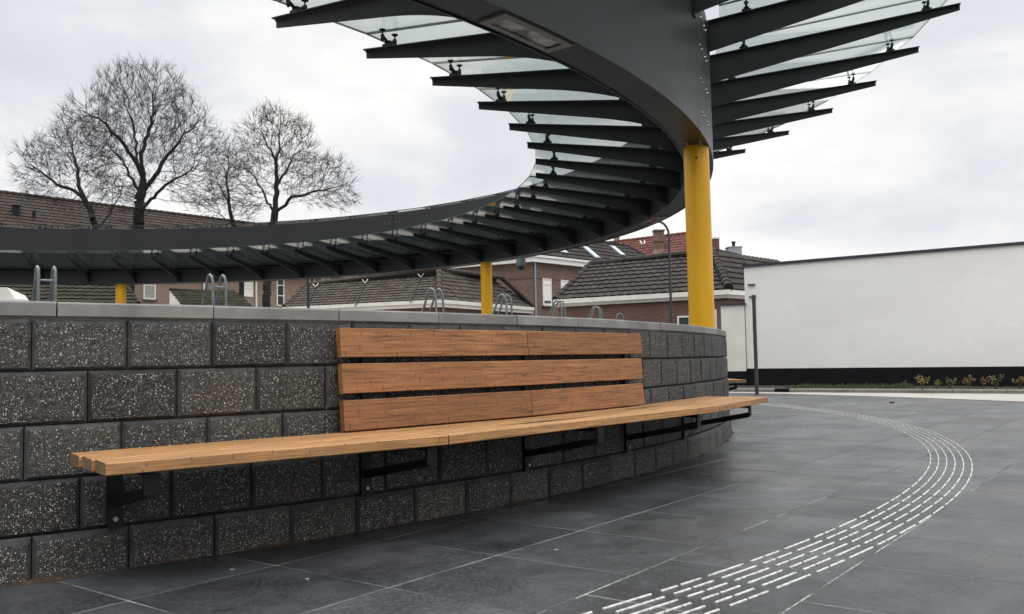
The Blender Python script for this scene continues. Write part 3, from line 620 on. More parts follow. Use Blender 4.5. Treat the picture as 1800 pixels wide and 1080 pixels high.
# ---------------------------------------------------------------- bicycle racks on the terrace
rk = [(-53.12, 'galvanised wheel hoop rack farthest left behind the coping'), (-47.72, 'galvanised wheel hoop rack behind the coping joint left of the backrest'), (-37.4, 'galvanised wheel hoop rack just left of the middle yellow column'),
      (-32.2, 'galvanised wheel hoop rack just right of the middle yellow column'), (-26.3, 'galvanised wheel hoop rack below the shuttered windows'), (-19.6, 'galvanised wheel hoop rack half way between shuttered windows and lamp post'), (-6.6, 'galvanised wheel hoop rack just left of the lamp post, lowest in view')]
rk0 = None
for a, lb in rk:
    c = pol(C0, 9.1, a, .9)
    if a == -6.6: c.z = .93
    if rk0 is None:
        rk0 = thing('bike_rack', lb, 'bike rack', c, R(a), 'bicycle racks round the terrace')
        for y in (-.037, .037):
            g = MB(); H_ = .335 if False else .375
            pts = [(.03, y, 0), (.012, y, H_-.09)]+[(-.028+.040*math.cos(R(t)), y, H_-.06+.06*math.sin(R(t))) for t in (10, 35, 60, 90, 120, 150, 168)]+[(-.095, y, H_-.12), (-.275, y, 0)]
            g.tube(pts, .0078, 10); g.build('hoop', 'galvanised', rk0, smooth=True)
        g = MB(); g.cyl((.010, -.037, .305), (.010, .037, .305), .006, .006, 8); g.build('crossbar', 'galvanised', rk0, smooth=True)
    else:
        r_ = rk0.copy(); col.objects.link(r_); r_.location = c; r_.rotation_euler = (0, 0, R(a)); r_['label'] = lb
        for ch in rk0.children:
            q = ch.copy(); col.objects.link(q); q.parent = r_

# ---------------------------------------------------------------- buildings
def V(*a): return Vector(a)
def wall_strip(g, pts, z0, z1, mi=0):
    for a, b_ in zip(pts[:-1], pts[1:]): g.face([(a[0], a[1], z0), (b_[0], b_[1], z0), (b_[0], b_[1], z1), (a[0], a[1], z1)], mi)
def sweep(g, pts, prof, closed=False, mi=0):     # profile (outward offset, z) along a horizontal polyline, mitred; outward = right of travel
    P2 = [Vector((p[0], p[1], 0)) for p in pts]; n_ = len(P2); ofs = []
    for i in range(n_):
        d0 = (P2[i]-P2[i-1]).normalized() if i > 0 else None; d1 = (P2[i+1]-P2[i]).normalized() if i < n_-1 else None
        r0 = Vector((d0.y, -d0.x, 0)) if d0 else None; r1 = Vector((d1.y, -d1.x, 0)) if d1 else None
        if r0 and r1: m_ = (r0+r1); m_ = m_/(m_.dot(r0)); 
        else: m_ = r0 or r1
        ofs.append(m_)
    R_ = [[P2[i]+ofs[i]*p_+Z*q_ for p_, q_ in prof] for i in range(n_)]; k_ = len(prof)
    for i in range(n_-1):
        for q in range(k_): g.face([R_[i][q], R_[i+1][q], R_[i+1][(q+1) % k_], R_[i][(q+1) % k_]], mi)
    g.face(R_[0], mi); g.face(R_[-1][::-1], mi)
def tile_roof(g, e0, e1, r0, r1, cw=.30, ch=.34, amp=.026, drop=.042, seed=0):
    """courses of wavy pantiles between the eave e0-e1 and the ridge r0-r1 (3-D points)"""
    rr = random.Random(seed); e0, e1, r0, r1 = map(Vector, (e0, e1, r0, r1)); nrm = (e1-e0).cross(r0-e0).normalized()
    if nrm.z < 0: nrm = -nrm
    u = (e1-e0).normalized(); up = nrm.cross(u)
    if up.z < 0: up = -up
    hgt = (r0-e0).dot(up); n_ = max(1, round(hgt/ch)); ch = hgt/n_; prof = [(0, 0), (.18, .55), (.36, 1), (.58, .62), (.80, .1), (1, 0)]
    L0, L1 = (e0-e0).dot(u), (e1-e0).dot(u); l0, l1 = (r0-e0).dot(u), (r1-e0).dot(u)
    for i in range(n_):
        f0, f1 = i/n_, (i+1)/n_; fm = (f0+f1)/2; a, b_ = L0+(l0-L0)*fm, L1+(l1-L1)*fm
        k0, k1 = math.floor(a/cw), math.ceil(b_/cw)
        for k in range(k0, k1):
            t = rr.uniform(.74, 1.22); tt = (t*rr.uniform(.96, 1.05), t, t*rr.uniform(.95, 1.03)); jz = rr.uniform(-.004, .004); js = rr.uniform(-.008, .008)
            for (s0, h0), (s1, h1) in zip(prof[:-1], prof[1:]):
                x0, x1 = (k+s0)*cw, (k+s1)*cw
                if x1 < a or x0 > b_: continue
                x0, x1 = max(x0, a), min(x1, b_)
                def Q(x, v, h): return e0+u*x+up*v+nrm*h
                v0, v1 = f0*hgt-.03+js, f1*hgt
                g.face([Q(x0, v0, drop+amp*h0+jz), Q(x1, v0, drop+amp*h1+jz), Q(x1, v1, amp*h1+jz*.3), Q(x0, v1, amp*h0+jz*.3)], 0, None, tt)
                g.face([Q(x0, v0, drop+amp*h0+jz-.028), Q(x1, v0, drop+amp*h1+jz-.028), Q(x1, v0, drop+amp*h1+jz), Q(x0, v0, drop+amp*h0+jz)], 0, None, tt)
    g.face([e0-nrm*.03, e1-nrm*.03, e0+u*l1+up*hgt-nrm*.03, e0+u*l0+up*hgt-nrm*.03], 0, None, (.5, .5, .5))
def ridge_caps(g, a, b_, r_=.11, step=.36, seed=1):
    rr = random.Random(seed); a, b_ = Vector(a), Vector(b_); L_ = (b_-a).length; n_ = max(1, round(L_/step)); d = (b_-a)/n_
    for i in range(n_):
        t = rr.uniform(.8, 1.15); n0 = len(g.f); g.tube([a+d*i-d*.06, a+d*(i+1)], [r_*1.12, r_*.88], 8, 0, True)
        for q in range(n0, len(g.f)): g.tn[q] = (t, t, t)
def window(parent, c, u, w, h, name='window', pane='window_glass', bars=(), fm='white_paint', fw=.05, sill=True, depth=.05, up=Z):
    """u = horizontal direction along the wall; the outward normal faces the camera"""
    u = Vector(u).normalized(); n_ = u.cross(up).normalized(); c = Vector(c)
    if n_.dot(Vector((0, 0, CAMH))-c) < 0: n_ = -n_
    g = MB()
    for s in (-1, 1): g.obox(c+u*s*(w/2-fw/2)+n_*.02, u, n_, up, fw/2, depth/2, h/2); g.obox(c+up*s*(h/2-fw/2)+n_*.021, u, n_, up, w/2-fw-.001, depth/2, fw/2)
    for z in bars: g.obox(c+up*z+n_*.019, u, n_, up, w/2-fw-.001, depth/2-.004, fw*.4)
    o = g.build(name, fm, parent); g = MB(); g.obox(c+n_*.012, u, n_, up, w/2-fw*.6, .008, h/2-fw*.6); g.build('pane', pane, o)
    if sill: g = MB(); g.obox(c-up*(h/2+.035)+n_*.05, u, n_, up, w/2+.05, .07, .03); g.build('sill', 'mortar', o)
    return o
# white painted building on the right
wb = thing('white_building', 'long low white painted brick building with a black plinth beyond the paving', 'building')
Wl = W0; Wr = W0+wd*15; 
g = MB(); bk = -wnm*9; zt = 2.87
wall_strip(g, [(Wl+bk)[:2], Wl[:2], Wr[:2], (Wr+bk)[:2], (Wl+bk)[:2]], .47, zt); g.face([(*(Wl)[:2], zt), (*(Wr)[:2], zt), (*(Wr+bk)[:2], zt), (*(Wl+bk)[:2], zt)]); g.build('wall', 'white_brick', wb)
g = MB(); sweep(g, [(Wl+bk)[:2], Wl[:2], Wr[:2], (Wr+bk)[:2]], [(-.12, -.2), (.008, -.2), (.008, .478), (-.12, .478)]); g.build('plinth', 'black_brick', wb)
g = MB(); sweep(g, [(Wl+bk)[:2], Wl[:2], Wr[:2], (Wr+bk)[:2]], [(-.25, 2.855), (.035, 2.855), (.035, 2.915), (-.25, 2.915)]); g.build('roof_edge', 'lamp_paint', wb)
for px, py in ((1317, 501), (1319, 522)):
    p = atplane(px, py, W0, wnm); g = MB(); g.obox(p+wnm*.02+wd*.06, wd, wnm, Z, .085, .02, .009); g.build('wall_anchor', 'black_steel', wb)
# small white boundary wall at its left end
gp_ = thing('garden_wall', 'short cream and white rendered wall stub with a dark cap left of the white building', 'wall')
g = MB(); p0 = V(5.08, 21.15, 0); p1 = V(5.52, 20.98, 0); q0 = V(4.84, 21.3, 0); q1 = V(4.98, 21.32, 0)
g.box8([(4.93, 21.10, .42), (5.43, 20.90, .42), (5.70, 21.6, .42), (5.2, 21.8, .42), (4.93, 21.10, 1.97), (5.43, 20.90, 1.97), (5.70, 21.6, 1.97), (5.2, 21.8, 1.97)]); g.build('pier', 'cream_paint', gp_)
g = MB(); g.box8([(4.915, 21.06, 1.971), (5.46, 20.85, 1.971), (5.72, 21.6, 1.971), (5.2, 21.82, 1.971), (4.915, 21.06, 2.01), (5.46, 20.85, 2.01), (5.72, 21.6, 2.01), (5.2, 21.82, 2.01)]); g.build('cap', 'lamp_paint', gp_)
g = MB(); g.box8([(4.93, 21.098, .0), (5.0, 21.07, .0), (5.2, 21.8, .0), (5.1, 21.8, .0), (4.93, 21.098, .419), (5.0, 21.07, .419), (5.2, 21.8, .419), (5.1, 21.8, .419)]); g.build('foot', 'cream_paint', gp_)
g = MB(); g.box8([(5.0, 21.074, .0), (5.42, 20.906, .0), (5.66, 21.6, .0), (5.2, 21.79, .0), (5.0, 21.074, .4195), (5.42, 20.906, .4195), (5.66, 21.6, .4195), (5.2, 21.79, .4195)]); g.build('plinth', 'black_brick', gp_)
g = MB(); g.box8([(4.72, 21.5, 0), (4.90, 21.4, 0), (5.05, 22.1, 0), (4.9, 22.2, 0), (4.72, 21.5, 1.9), (4.90, 21.4, 1.9), (5.05, 22.1, 1.9), (4.9, 22.2, 1.9)]); g.build('render_strip', 'cream_paint', gp_)
# right brick building with dark hipped roof
rb_ = thing('brick_building', 'low brown brick building with dark pantile roof behind the front yellow column', 'building')
a_, b__, c__ = V(1.55, 29.7, 0), V(6.39, 26.58, 0), V(9.6, 29.9, 0); a_ = b__+(a_-b__)*1.0
g = MB(); wall_strip(g, [(-1+3.2, 33.5), a_[:2], b__[:2], c__[:2]], 0, 2.6); g.build('wall', 'brown_brick', rb_)
g = MB(); pr = [(-.02, 2.50), (.10, 2.50), (.13, 2.56), (.17, 2.60), (.17, 2.74), (-.02, 2.76)]; sweep(g, [(2.2, 33.5), a_[:2], b__[:2], c__[:2]], pr); g.build('fascia', 'cream_paint', rb_)
A1, B1, C1 = V(2.86, 32.3, 4.18), V(6.72, 29.75, 4.30), V(9.43, 33.7, 4.30); A0, B0, C00 = V(1.45, 29.72, 2.76), V(6.42, 26.44, 2.76), V(10.4, 30.6, 2.76)
g = MB(); tile_roof(g, A0, B0, A1, B1, .29, .36, seed=3); tile_roof(g, B0, C00, B1, C1, .29, .36, seed=4); tile_roof(g, V(2.2, 33.9, 2.76), A0, V(3.4, 33.9, 4.18), A1, .29, .36, seed=5)
ridge_caps(g, A0, A1); ridge_caps(g, B0+Z*.05, B1+Z*.02, .13, .34); ridge_caps(g, A1, B1); ridge_caps(g, B1, C1)
g.face([A1, B1, C1, V(5, 36, 4.1)], 0, None, (.7, .7, .7)); ro = g.build('roof', 'dark_tile', rb_, recalc=False, tint=True)
g = MB(); p = at(1290, 447, 33.2); g.box((p.x-.24, p.y-.25, p.z-.6), (p.x+.24, p.y+.25, p.z+.22)); g.box((p.x-.27, p.y-.28, p.z+.2215), (p.x+.27, p.y+.28, p.z+.26)); ch = g.build('chimney', 'zinc', ro)
g = MB(); g.cyl((p.x, p.y, p.z+.26), (p.x, p.y, p.z+.42), .06, .06, 12); g.cyl((p.x, p.y, p.z+.42), (p.x, p.y, p.z+.47), .08, .08, 12); g.build('flue', 'black_steel', ch)
dn = (b__-a_).normalized(); wn_ = Vector((dn.y, -dn.x, 0)); p = atplane(1203, 570, a_, wn_); window(rb_, p, dn, .42, .5, bars=())
# low brick building in the middle with mansard of grey tiles
mb_ = thing('brick_building', 'low building with grey pantile mansard and cream gutter behind the middle yellow column', 'building')
a_, b__, c__ = V(-8.0, 32.05, 0), V(-2.43, 29.52, 0), V(.71, 34.86, 0)
g = MB(); wall_strip(g, [(-6.5, 36), a_[:2], b__[:2], c__[:2], (-1.5, 36.5)], 0, 2.62); g.build('wall', 'brown_brick', mb_)
g = MB(); sweep(g, [(-6.5, 36), a_[:2], b__[:2], c__[:2]], [(-.02, 2.56), (.14, 2.56), (.14, 2.66), (.19, 2.68), (.19, 2.80), (-.02, 2.82)]); g.build('fascia', 'cream_paint', mb_)
A0, B0, C00 = V(-8.15, 31.95, 2.82), V(-2.40, 29.34, 2.82), V(.85, 34.85, 2.82); A1, B1, C1 = V(-7.62, 33.1, 3.70), V(-2.50, 30.75, 3.95), V(-.38, 33.5, 3.88)
g = MB(); tile_roof(g, A0, B0, A1, B1, .24, .165, .018, .030, seed=6); tile_roof(g, B0, C00, B1, C1, .24, .165, .018, .030, seed=7); tile_roof(g, V(-6.7, 36, 2.82), A0, V(-6.2, 36, 3.6), A1, .24, .235, seed=8)
ridge_caps(g, B0, B1, .10, .3); ridge_caps(g, A1, B1, .09, .3); ridge_caps(g, B1, C1, .09, .3); ridge_caps(g, C1, C00, .09, .3); ridge_caps(g, A0, A1, .09, .3)
g.face([A1, B1, C1, V(-4, 38, 3.6)], 0, None, (.8, .8, .8)); ro = g.build('roof', 'grey_tile', mb_, recalc=False, tint=True)
for px0, py0, px1, py1 in ((642, 500, 624, 541), (740, 490, 721, 534), (555, 507, 540, 541)):      # dark valley strips running down the slope
    n_ = (B0-A0).cross(A1-A0).normalized(); p0, p1 = atplane(px0, py0, A0, n_), atplane(px1, py1, A0, n_); g = MB(); g.tube([p0+Z*.045, p1+Z*.045], .022, 6); g.build('lightning_strip', 'black_steel', ro)
    g = MB(); g.tube([p0+V(-.1, 0, .16), p0+V(0, -.05, .04), p0+V(.1, 0, .18)], .016, 6); g.build('bracket', 'white_paint', ro)
for i, (px, py, w_, h_, lb) in enumerate(((667, 491, .26, .10, 'white rooftop cooling unit, low one on the left of the mansard'), (735, 482, .22, .07, 'flat pale rooftop cooling unit between the other two'), (775, 480, .26, .13, 'white rooftop cooling unit nearest the roof corner'))):
    p = at(px, py, 34.2-i*.9); t = thing('cooling_unit', lb, 'air conditioner', (p.x, p.y, p.z-h_), math.atan2(-.41, .91), 'cooling units on the mansard roof')
    g = MB(); g.box((-w_, -.16, 0), (w_, .16, h_*2)); o = g.build('casing', 'white_paint', t); g = MB(); g.cyl((-w_*.35, -.161, h_), (-w_*.35, -.175, h_), h_*.75, h_*.75, 16); 
    for k in range(4): g.box((w_*.35, -.172, h_*(.5+.3*k)), (w_*.85, -.161, h_*(.5+.3*k)+.02))
    g.build('grille', 'zinc', t); g = MB(); g.box((-w_*.8, -.12, -.35), (-w_*.7, .12, -.001)); g.box((w_*.7, -.12, -.35), (w_*.8, .12, -.001)); g.build('stand', 'zinc', t)
# two-storey brick house behind
h2 = thing('brick_house', 'two storey brown brick house with shuttered windows, white eaves and skylights', 'house')
a_, b__, c__ = V(-7, 45.36, 0), V(.97, 40.51, 0), V(8.5, 48.87, 0)
g = MB(); wall_strip(g, [a_[:2], b__[:2], c__[:2]], 0, 5.2); g.build('wall', 'red_brick', h2)
g = MB(); sweep(g, [a_[:2], b__[:2], c__[:2]], [(-.001, 4.48), (.03, 4.48), (.03, 4.54), (-.001, 4.54)]); g.build('string_course', 'brown_brick', h2)
g = MB(); sweep(g, [a_[:2], b__[:2], c__[:2]], [(-.1, 5.2), (.22, 5.2), (.22, 5.38), (.28, 5.42), (.28, 5.52), (-.1, 5.56)]); g.build('eaves_board', 'white_paint', h2)
A0, B0, C00 = V(-7.1, 45.2, 5.56), V(1.0, 40.25, 5.56), V(8.7, 48.85, 5.56); A1, B1, C1 = V(-6.5, 46.5, 6.88), V(.69, 42.44, 6.90), V(6.31, 48.68, 6.88)
g = MB(); tile_roof(g, A0, B0, A1, B1, .3, .36, seed=9); tile_roof(g, B0, C00, B1, C1, .3, .36, seed=10); tile_roof(g, C00, V(5.5, 52, 5.56), C1, V(4.2, 50.6, 6.88), .3, .36, seed=12); g.face([A1, B1, C1, V(-2, 52, 6.88)], 0, None, (.8, .8, .8)); ridge_caps(g, B0, B1); ridge_caps(g, B1, C1); ridge_caps(g, C1, C00); ro = g.build('roof', 'dark_tile', h2, recalc=False, tint=True)
rn = (C00-B0).cross(B1-B0).normalized(); rn = rn if rn.z > 0 else -rn; uu = (C00-B0).normalized(); upv = rn.cross(uu); upv = upv if upv.z > 0 else -upv
for px, py, w_, h_ in ((1038, 446, .36, .95), (1084.5, 443, .36, .80), (987, 443, .5, .3)):
    p = atplane(px, py, B0, rn); g = MB(); g.obox(p+rn*.05, uu, upv, rn, w_/2+.05, h_/2+.05, .05); o = g.build('skylight', 'zinc', ro); g = MB(); g.obox(p+rn*.104, uu, upv, rn, w_/2-.02, h_/2-.02, .006); g.build('pane', 'skylight_glass', o)
dn = (c__-b__).normalized(); wn_ = Vector((dn.y, -dn.x, 0))
for s, w_ in ((.97, .62), (2.31, .66), (4.2, .66)):
    c = b__+dn*s; w = window(h2, (c.x, c.y, 3.87), dn, w_, 1.25, pane='blind', bars=(.36,), fw=.04)
    n_ = wn_; g = MB(); g.obox(Vector((c.x, c.y, 3.42))+n_*.045, dn, n_, Z, w_*.34, .012, .05); g.build('gap', 'window_glass', w)
g = MB(); p = b__+wn_*.06+dn*.10; g.tube([(p.x, p.y, 0), (p.x, p.y, 5.2)], .045, 10); g.build('downpipe', 'zinc', h2, smooth=True)
# red roofed house
rh = thing('brick_house', 'house with a red pantile roof and brick chimney behind the dark roofs', 'house')
r0, r1 = V(5.9, 58.6, 8.3), V(11.9, 53.4, 8.3); off = V(-2.6, -3.05, -2.9); e0, e1 = r0+off, r1+off
g = MB(); tile_roof(g, e0, e1, r0, r1, .30, .34, .03, .035, seed=13); ridge_caps(g, r0, r1, .12); ro = g.build('roof', 'red_tile', rh, recalc=False, tint=True)
g = MB(); o2 = V(.25, .3, 0); wall_strip(g, [(r0.x+2, r0.y+3), (e0+o2)[:2], (e1+o2)[:2], (r1.x+2, r1.y+3)], 0, 5.35); g.build('wall', 'red_brick', rh)
g = MB(); p = at(1158, 425, 54); w_ = .29
g.box((p.x-w_, p.y-w_, p.z-1.6), (p.x+w_, p.y+w_, p.z+.60)); g.box((p.x-w_-.05, p.y-w_-.05, p.z+.601), (p.x+w_+.05, p.y+w_+.05, p.z+.70)); g.box((p.x-w_-.04, p.y-w_-.04, p.z-.02), (p.x+w_+.04, p.y+w_+.04, p.z+.06))
g.box8([(p.x-w_-.28, p.y-w_-.3, p.z-.95), (p.x+w_+.28, p.y-w_-.3, p.z-.95), (p.x+w_+.28, p.y+w_, p.z-.95), (p.x-w_-.28, p.y+w_, p.z-.95), (p.x-w_-.03, p.y-w_-.03, p.z-.5), (p.x+w_+.03, p.y-w_-.03, p.z-.5), (p.x+w_+.03, p.y+w_+.001, p.z-.5), (p.x-w_-.03, p.y+w_+.001, p.z-.5)]); g.build('chimney', 'red_brick', ro)
g = MB(); p = at(1256, 424, 54); g.box((p.x-.3, p.y-.3, p.z-1.3), (p.x+.22, p.y+.3, p.z+.1)); o = g.build('chimney', 'brown_brick', ro); g = MB(); g.box((p.x-.34, p.y-.34, p.z+.101), (p.x+.27, p.y+.34, p.z+.2)); g.build('cap', 'white_paint', o)
g = MB(); p = at(1085, 424, 60); g.box((p.x-.2, p.y-.2, p.z-1.5), (p.x+.14, p.y+.2, p.z+.25)); g.build('chimney', 'tan_brick', ro)
g = MB(); p = at(1128, 428, 56); g.tube([p+V(-.16, -.4, .1), p+V(-.08, -.6, -.12), p+V(.08, -.6, -.1), p+V(.12, -.4, .1)], .04, 6); g.build('roof_hook', 'cream_paint', ro)
# long building at the left
lb_ = thing('apartment_block', 'long brick apartment block with a large dark brown pantile roof on the left', 'building')
f0, f1 = V(-26.9, 34.8, 0), V(-8.0, 58.1, 0); dn = (f1-f0).normalized(); wn_ = Vector((dn.y, -dn.x, 0)); wn_ = wn_ if wn_.y < 0 else -wn_
g = MB(); wall_strip(g, [(f0-wn_*8)[:2], f0[:2], f1[:2], (f1-wn_*8)[:2]], 0, 6.25); g.build('wall', 'tan_brick', lb_)
e0, e1 = f0+wn_*.45+Z*6.1, f1+wn_*.45+Z*6.1; r0, r1 = e0-wn_*4.95+Z*3.4, e1-wn_*4.95+Z*3.4
g = MB(); tile_roof(g, e0, e1, r0, r1, .30, .36, .03, .035, seed=14); ridge_caps(g, r0, r1, .13); g.face([r0, r1, r1-wn_*5-Z*3.4, r0-wn_*5-Z*3.4], 0, None, (1, 1, 1)); ro = g.build('roof', 'brown_tile', lb_, recalc=False, tint=True)
g = MB(); sweep(g, [e0[:2], e1[:2]], [(-.3, 6.02), (.02, 6.02), (.1, 6.1), (.1, 6.18), (-.3, 6.18)]); g.build('gutter', 'cream_paint', lb_)
g = MB(); g.face([(*(f0-wn_*8)[:2], 6.2), (*f0[:2], 6.2), (*(f0-wn_*4.5)[:2], 9.5)]); g.face([(*(f1-wn_*8)[:2], 6.2), (*f1[:2], 6.2), (*(f1-wn_*4.5)[:2], 9.5)]); g.build('gable', 'tan_brick', lb_)
rn = (e1-e0).cross(r0-e0).normalized(); rn = rn if rn.z > 0 else -rn
for px, py, r_, h_ in ((28, 377, .17, .42), (59.5, 385, .07, .32)):
    p = atplane(px, py, e0, rn); g = MB(); g.tube([p-Z*.1, p+Z*h_], [r_*1.2, r_], 10); g.tube([p+Z*(h_+.001), p+Z*(h_+.10)], [r_*1.5, r_*1.1], 10); g.build('roof_vent', 'black_steel', ro, smooth=True)
for px, w_, z0, z1, bars, pn in ((187, .62, 4.14, 5.25, (.08,), 'curtain'), (262.5, .66, 4.16, 5.35, (.12,), 'curtain'), (436.5, .58, 4.55, 5.75, (-.12,), 'blind'), (492.5, .52, 4.1, 6.0, (-.35, .25), 'window_glass'), (548, .42, 4.6, 5.9, (0,), 'window_glass'), (573, .5, 4.7, 6.0, (0,), 'curtain'), (640, .6, 4.5, 5.8, (0,), 'curtain')):
    p = atplane(px, 515, f0, wn_); window(lb_, (p.x, p.y, (z0+z1)/2), dn, w_, z1-z0, pane=pn, bars=bars, fw=.065, sill=px < 300)
for px in (357, 449, 564.5):
    p = atplane(px, 510, f0, wn_)+wn_*.08; g = MB(); g.tube([(p.x, p.y, 0), (p.x, p.y, 6.05)], .05, 8); g.build('downpipe', 'white_paint', lb_)
# low mossy roofed sheds in front of the block
sh = thing('garage', 'low garage with a long mossy brown tiled roof at the far left', 'shed')
a_, b__ = V(-18.6, 29.3, 0), V(-13.55, 31.8, 0); dn = (b__-a_).normalized(); wn_ = Vector((dn.y, -dn.x, 0))
g = MB(); wall_strip(g, [(a_-wn_*3)[:2], a_[:2], b__[:2], (b__-wn_*3)[:2]], 0, 2.98); g.build('wall', 'red_brick', sh)
g = MB(); e0, e1 = a_+wn_*.25+Z*3.0, b__+wn_*.25+dn*.2+Z*3.0; r0, r1 = e0-wn_*2.3+Z*1.3, e1-wn_*2.3+Z*1.3-dn*.55; tile_roof(g, e0, e1, r0, r1, .26, .28, seed=15); tile_roof(g, e1, e1-wn_*4.4, r1, r1-wn_*.01, .26, .28, seed=18); ridge_caps(g, e1, r1, .08, .28); ridge_caps(g, r0, r1, .08, .28); g.build('roof', 'moss_tile', sh, recalc=False, tint=True)
g = MB(); sweep(g, [e0[:2], e1[:2]], [(-.1, 2.92), (.02, 2.92), (.06, 3.0), (-.1, 3.0)]); g.build('gutter', 'black_steel', sh)
sh = thing('shed', 'small shed with dark green mossy roof and pale gable behind the second wheel hoop', 'shed')
p0 = at(298, 530, 32.4); p0.z = 0; dn = V(.93, .36, 0).normalized(); wn_ = Vector((dn.y, -dn.x, 0)); Ls = 2.55; e0 = p0+wn_*.75+Z*2.72-dn*0+dn*.58; r0 = p0+Z*3.55; r1 = r0+dn*(Ls-.3)-Z*.12; e1 = e0+dn*(Ls-.05)
g = MB(); tile_roof(g, p0+wn_*.85+Z*2.70+dn*.60, e1, r0, r1, .22, .16, .012, .015, seed=16); tile_roof(g, e1, e1-wn_*1.6, r1, r1-wn_*.02, .22, .2, .012, .015, seed=17); ridge_caps(g, r0, r1, .05, .2); g.build('roof', 'moss_tile', sh, recalc=False, tint=True)
g = MB(); g.face([p0+wn_*.78+dn*.59, p0+wn_*.02, r0-Z*.03, p0+wn_*.78+dn*.59+Z*2.72]); g.face([p0-wn_*1.6+dn*.1, p0-wn_*.02, r0-Z*.04, p0-wn_*1.6+dn*.1+Z*2.7]); g.build('gable', 'cream_paint', sh)
g = MB(); wall_strip(g, [(p0+wn_*.7+dn*.62)[:2], (p0+wn_*.7+dn*(Ls+.3))[:2], (p0-wn_*1.4+dn*(Ls+.3))[:2]], 0, 2.7); g.build('wall', 'tan_brick', sh)
sh = thing('outbuilding', 'white rendered outbuilding with a sloping top edge at the left edge of the view', 'shed')
q = [at(-70, 505, 27), at(13, 505.5, 27), at(29, 528, 27)]; g = MB()
pts = [V(q[0].x, q[0].y, 0), V(q[0].x, q[0].y, q[0].z), q[1], q[2], V(q[2].x, q[2].y, 0)]; bkv = V(-1.2, 3.2, 0)
g.face(pts); g.face([p+bkv for p in pts][::-1])
for i in range(5): g.face([pts[i], pts[(i+1) % 5], pts[(i+1) % 5]+bkv, pts[i]+bkv])
g.build('wall', 'cream_paint', sh); g = MB(); p = at(31, 529, 26.9); g.obox((p.x, p.y, p.z), (1, 0, 0), (0, 1, 0), Z, .2, .2, .035); g.build('ledge', 'white_paint', sh)

# ---------------------------------------------------------------- posts and lamps
flat('post_paint', (.045, .052, .050), .5, .2, .2, 9)
ps = thing('post', 'plain grey steel post standing alone at the edge of the paving', 'post', (4.93, 18.19, 0)); g = MB(); g.tube([(0, 0, -.05), (0, 0, 2.0)], .038, 16); g.build('shaft', 'post_paint', ps, smooth=True); g = MB(); g.cyl((0, 0, 2.0005), (0, 0, 2.012), .040, .036, 16); g.build('cap', 'lamp_paint', ps)
p = at(1180, 560, 21.5); lp = thing('street_lamp', 'dark street lamp with curved arm between the racks and front yellow column', 'street lamp', (p.x, p.y, 0))
g = MB(); top = at(1178, 415, 21.5); zt = top.z; g.tube([(0, 0, 0), (0, 0, 1.1)], .05, 12); g.tube([(0, 0, 1.1), (0, 0, zt)]+[(-.27*(1-math.cos(R(t))), 0, zt+.36*math.sin(R(t))) for t in (18, 36, 54, 72, 86)]+[(-.62, 0, zt+.42)], [.030]*2+[.028]*5+[.026], 10); g.build('pole', 'lamp_paint', lp, smooth=True)
g = MB(); g.obox((-.82, 0, zt+.44), (1, 0, .1), (0, 1, 0), (-.1, 0, 1), .24, .09, .035); g.build('lamp_head', 'lamp_paint', lp)
p = at(542, 520, 24); lp = thing('street_lamp', 'thin dark lamp post in front of the mansard roof, left of the backrest', 'street lamp', (p.x, p.y, 0))
g = MB(); g.tube([(0, 0, 0), (0, 0, 1), (0, 0, 3.6)], [.05, .038, .03], 10); g.build('pole', 'lamp_paint', lp, smooth=True); g = MB(); g.cyl((0, 0, 3.6), (0, 0, 3.75), .05, .16, 14); g.cyl((0, 0, 3.7505), (0, 0, 3.79), .19, .12, 14); g.build('lamp_head', 'lamp_paint', lp)

# ---------------------------------------------------------------- plants
def plant(px, py, h, mats, label, n=5, seed=0):
    p = atz(px, py, .1); rr = random.Random(seed); t = thing('young_shrub', label, 'plant', (p.x, p.y, .06), 0, 'young shrubs in the planting bed')
    g = MB(); tips = []
    for k in range(n):
        a = rr.uniform(0, 6.28); r_ = h*rr.uniform(.15, .5); q = V(math.cos(a)*r_, math.sin(a)*r_*.6, h*rr.uniform(.6, 1)); m_ = q*.5+V(0, 0, h*.1); g.tube([(0, 0, 0), m_, q], [.006, .004, .002], 4, cap=False); tips += [m_.lerp(q, f) for f in (.2, .5, .8, 1)]
    g.build('stem', 'stem', t); g = MB()
    for q in tips:
        for _ in range(4):
            d = V(rr.gauss(0, 1), rr.gauss(0, 1), rr.gauss(0, .6)).normalized(); l_ = h*rr.uniform(.10, .2); s = d.cross(V(rr.gauss(0, 1), rr.gauss(0, 1), rr.gauss(0, 1))).normalized()*l_*.32; b_ = q+d*.01
            g.face([b_, b_+d*l_*.5+s, b_+d*l_-Z*l_*.2, b_+d*l_*.5-s], rr.choice((0, 0, 1)))
    g.build('leaves', mats, t, recalc=False)
Y_, O_, G_, D_ = 'leaf_yellow', 'leaf_orange', 'leaf_green', 'leaf_dark'
for k, (px, py, h, m_, lb) in enumerate(((1622, 683, .30, [Y_, O_], 'yellow and rust leaved young shrub, tallest and farthest left in the bed'), (1647, 682, .20, [G_, Y_], 'low green young shrub just right of the tall yellow and rust one'), (1671, 682, .25, [G_, D_], 'sparse green young shrub left of the orange topped ones'),
    (1702, 682, .29, [O_, D_], 'young shrub with a bright orange top, left one of two'), (1729, 682, .26, [O_, 'stem'], 'thin young shrub with a small orange top, right one of two'), (1751, 682, .28, [G_, Y_], 'green and yellow young shrub right of the orange topped ones'), (1794, 682, .27, [Y_, G_], 'yellow green young shrub at the right edge of view'), (1592, 682, .16, [D_, 'stem'], 'small dark young shrub left of the tall yellow one'))):
    plant(px, py, h, m_, lb, 6, k)
g = MB(); rr = random.Random(9)
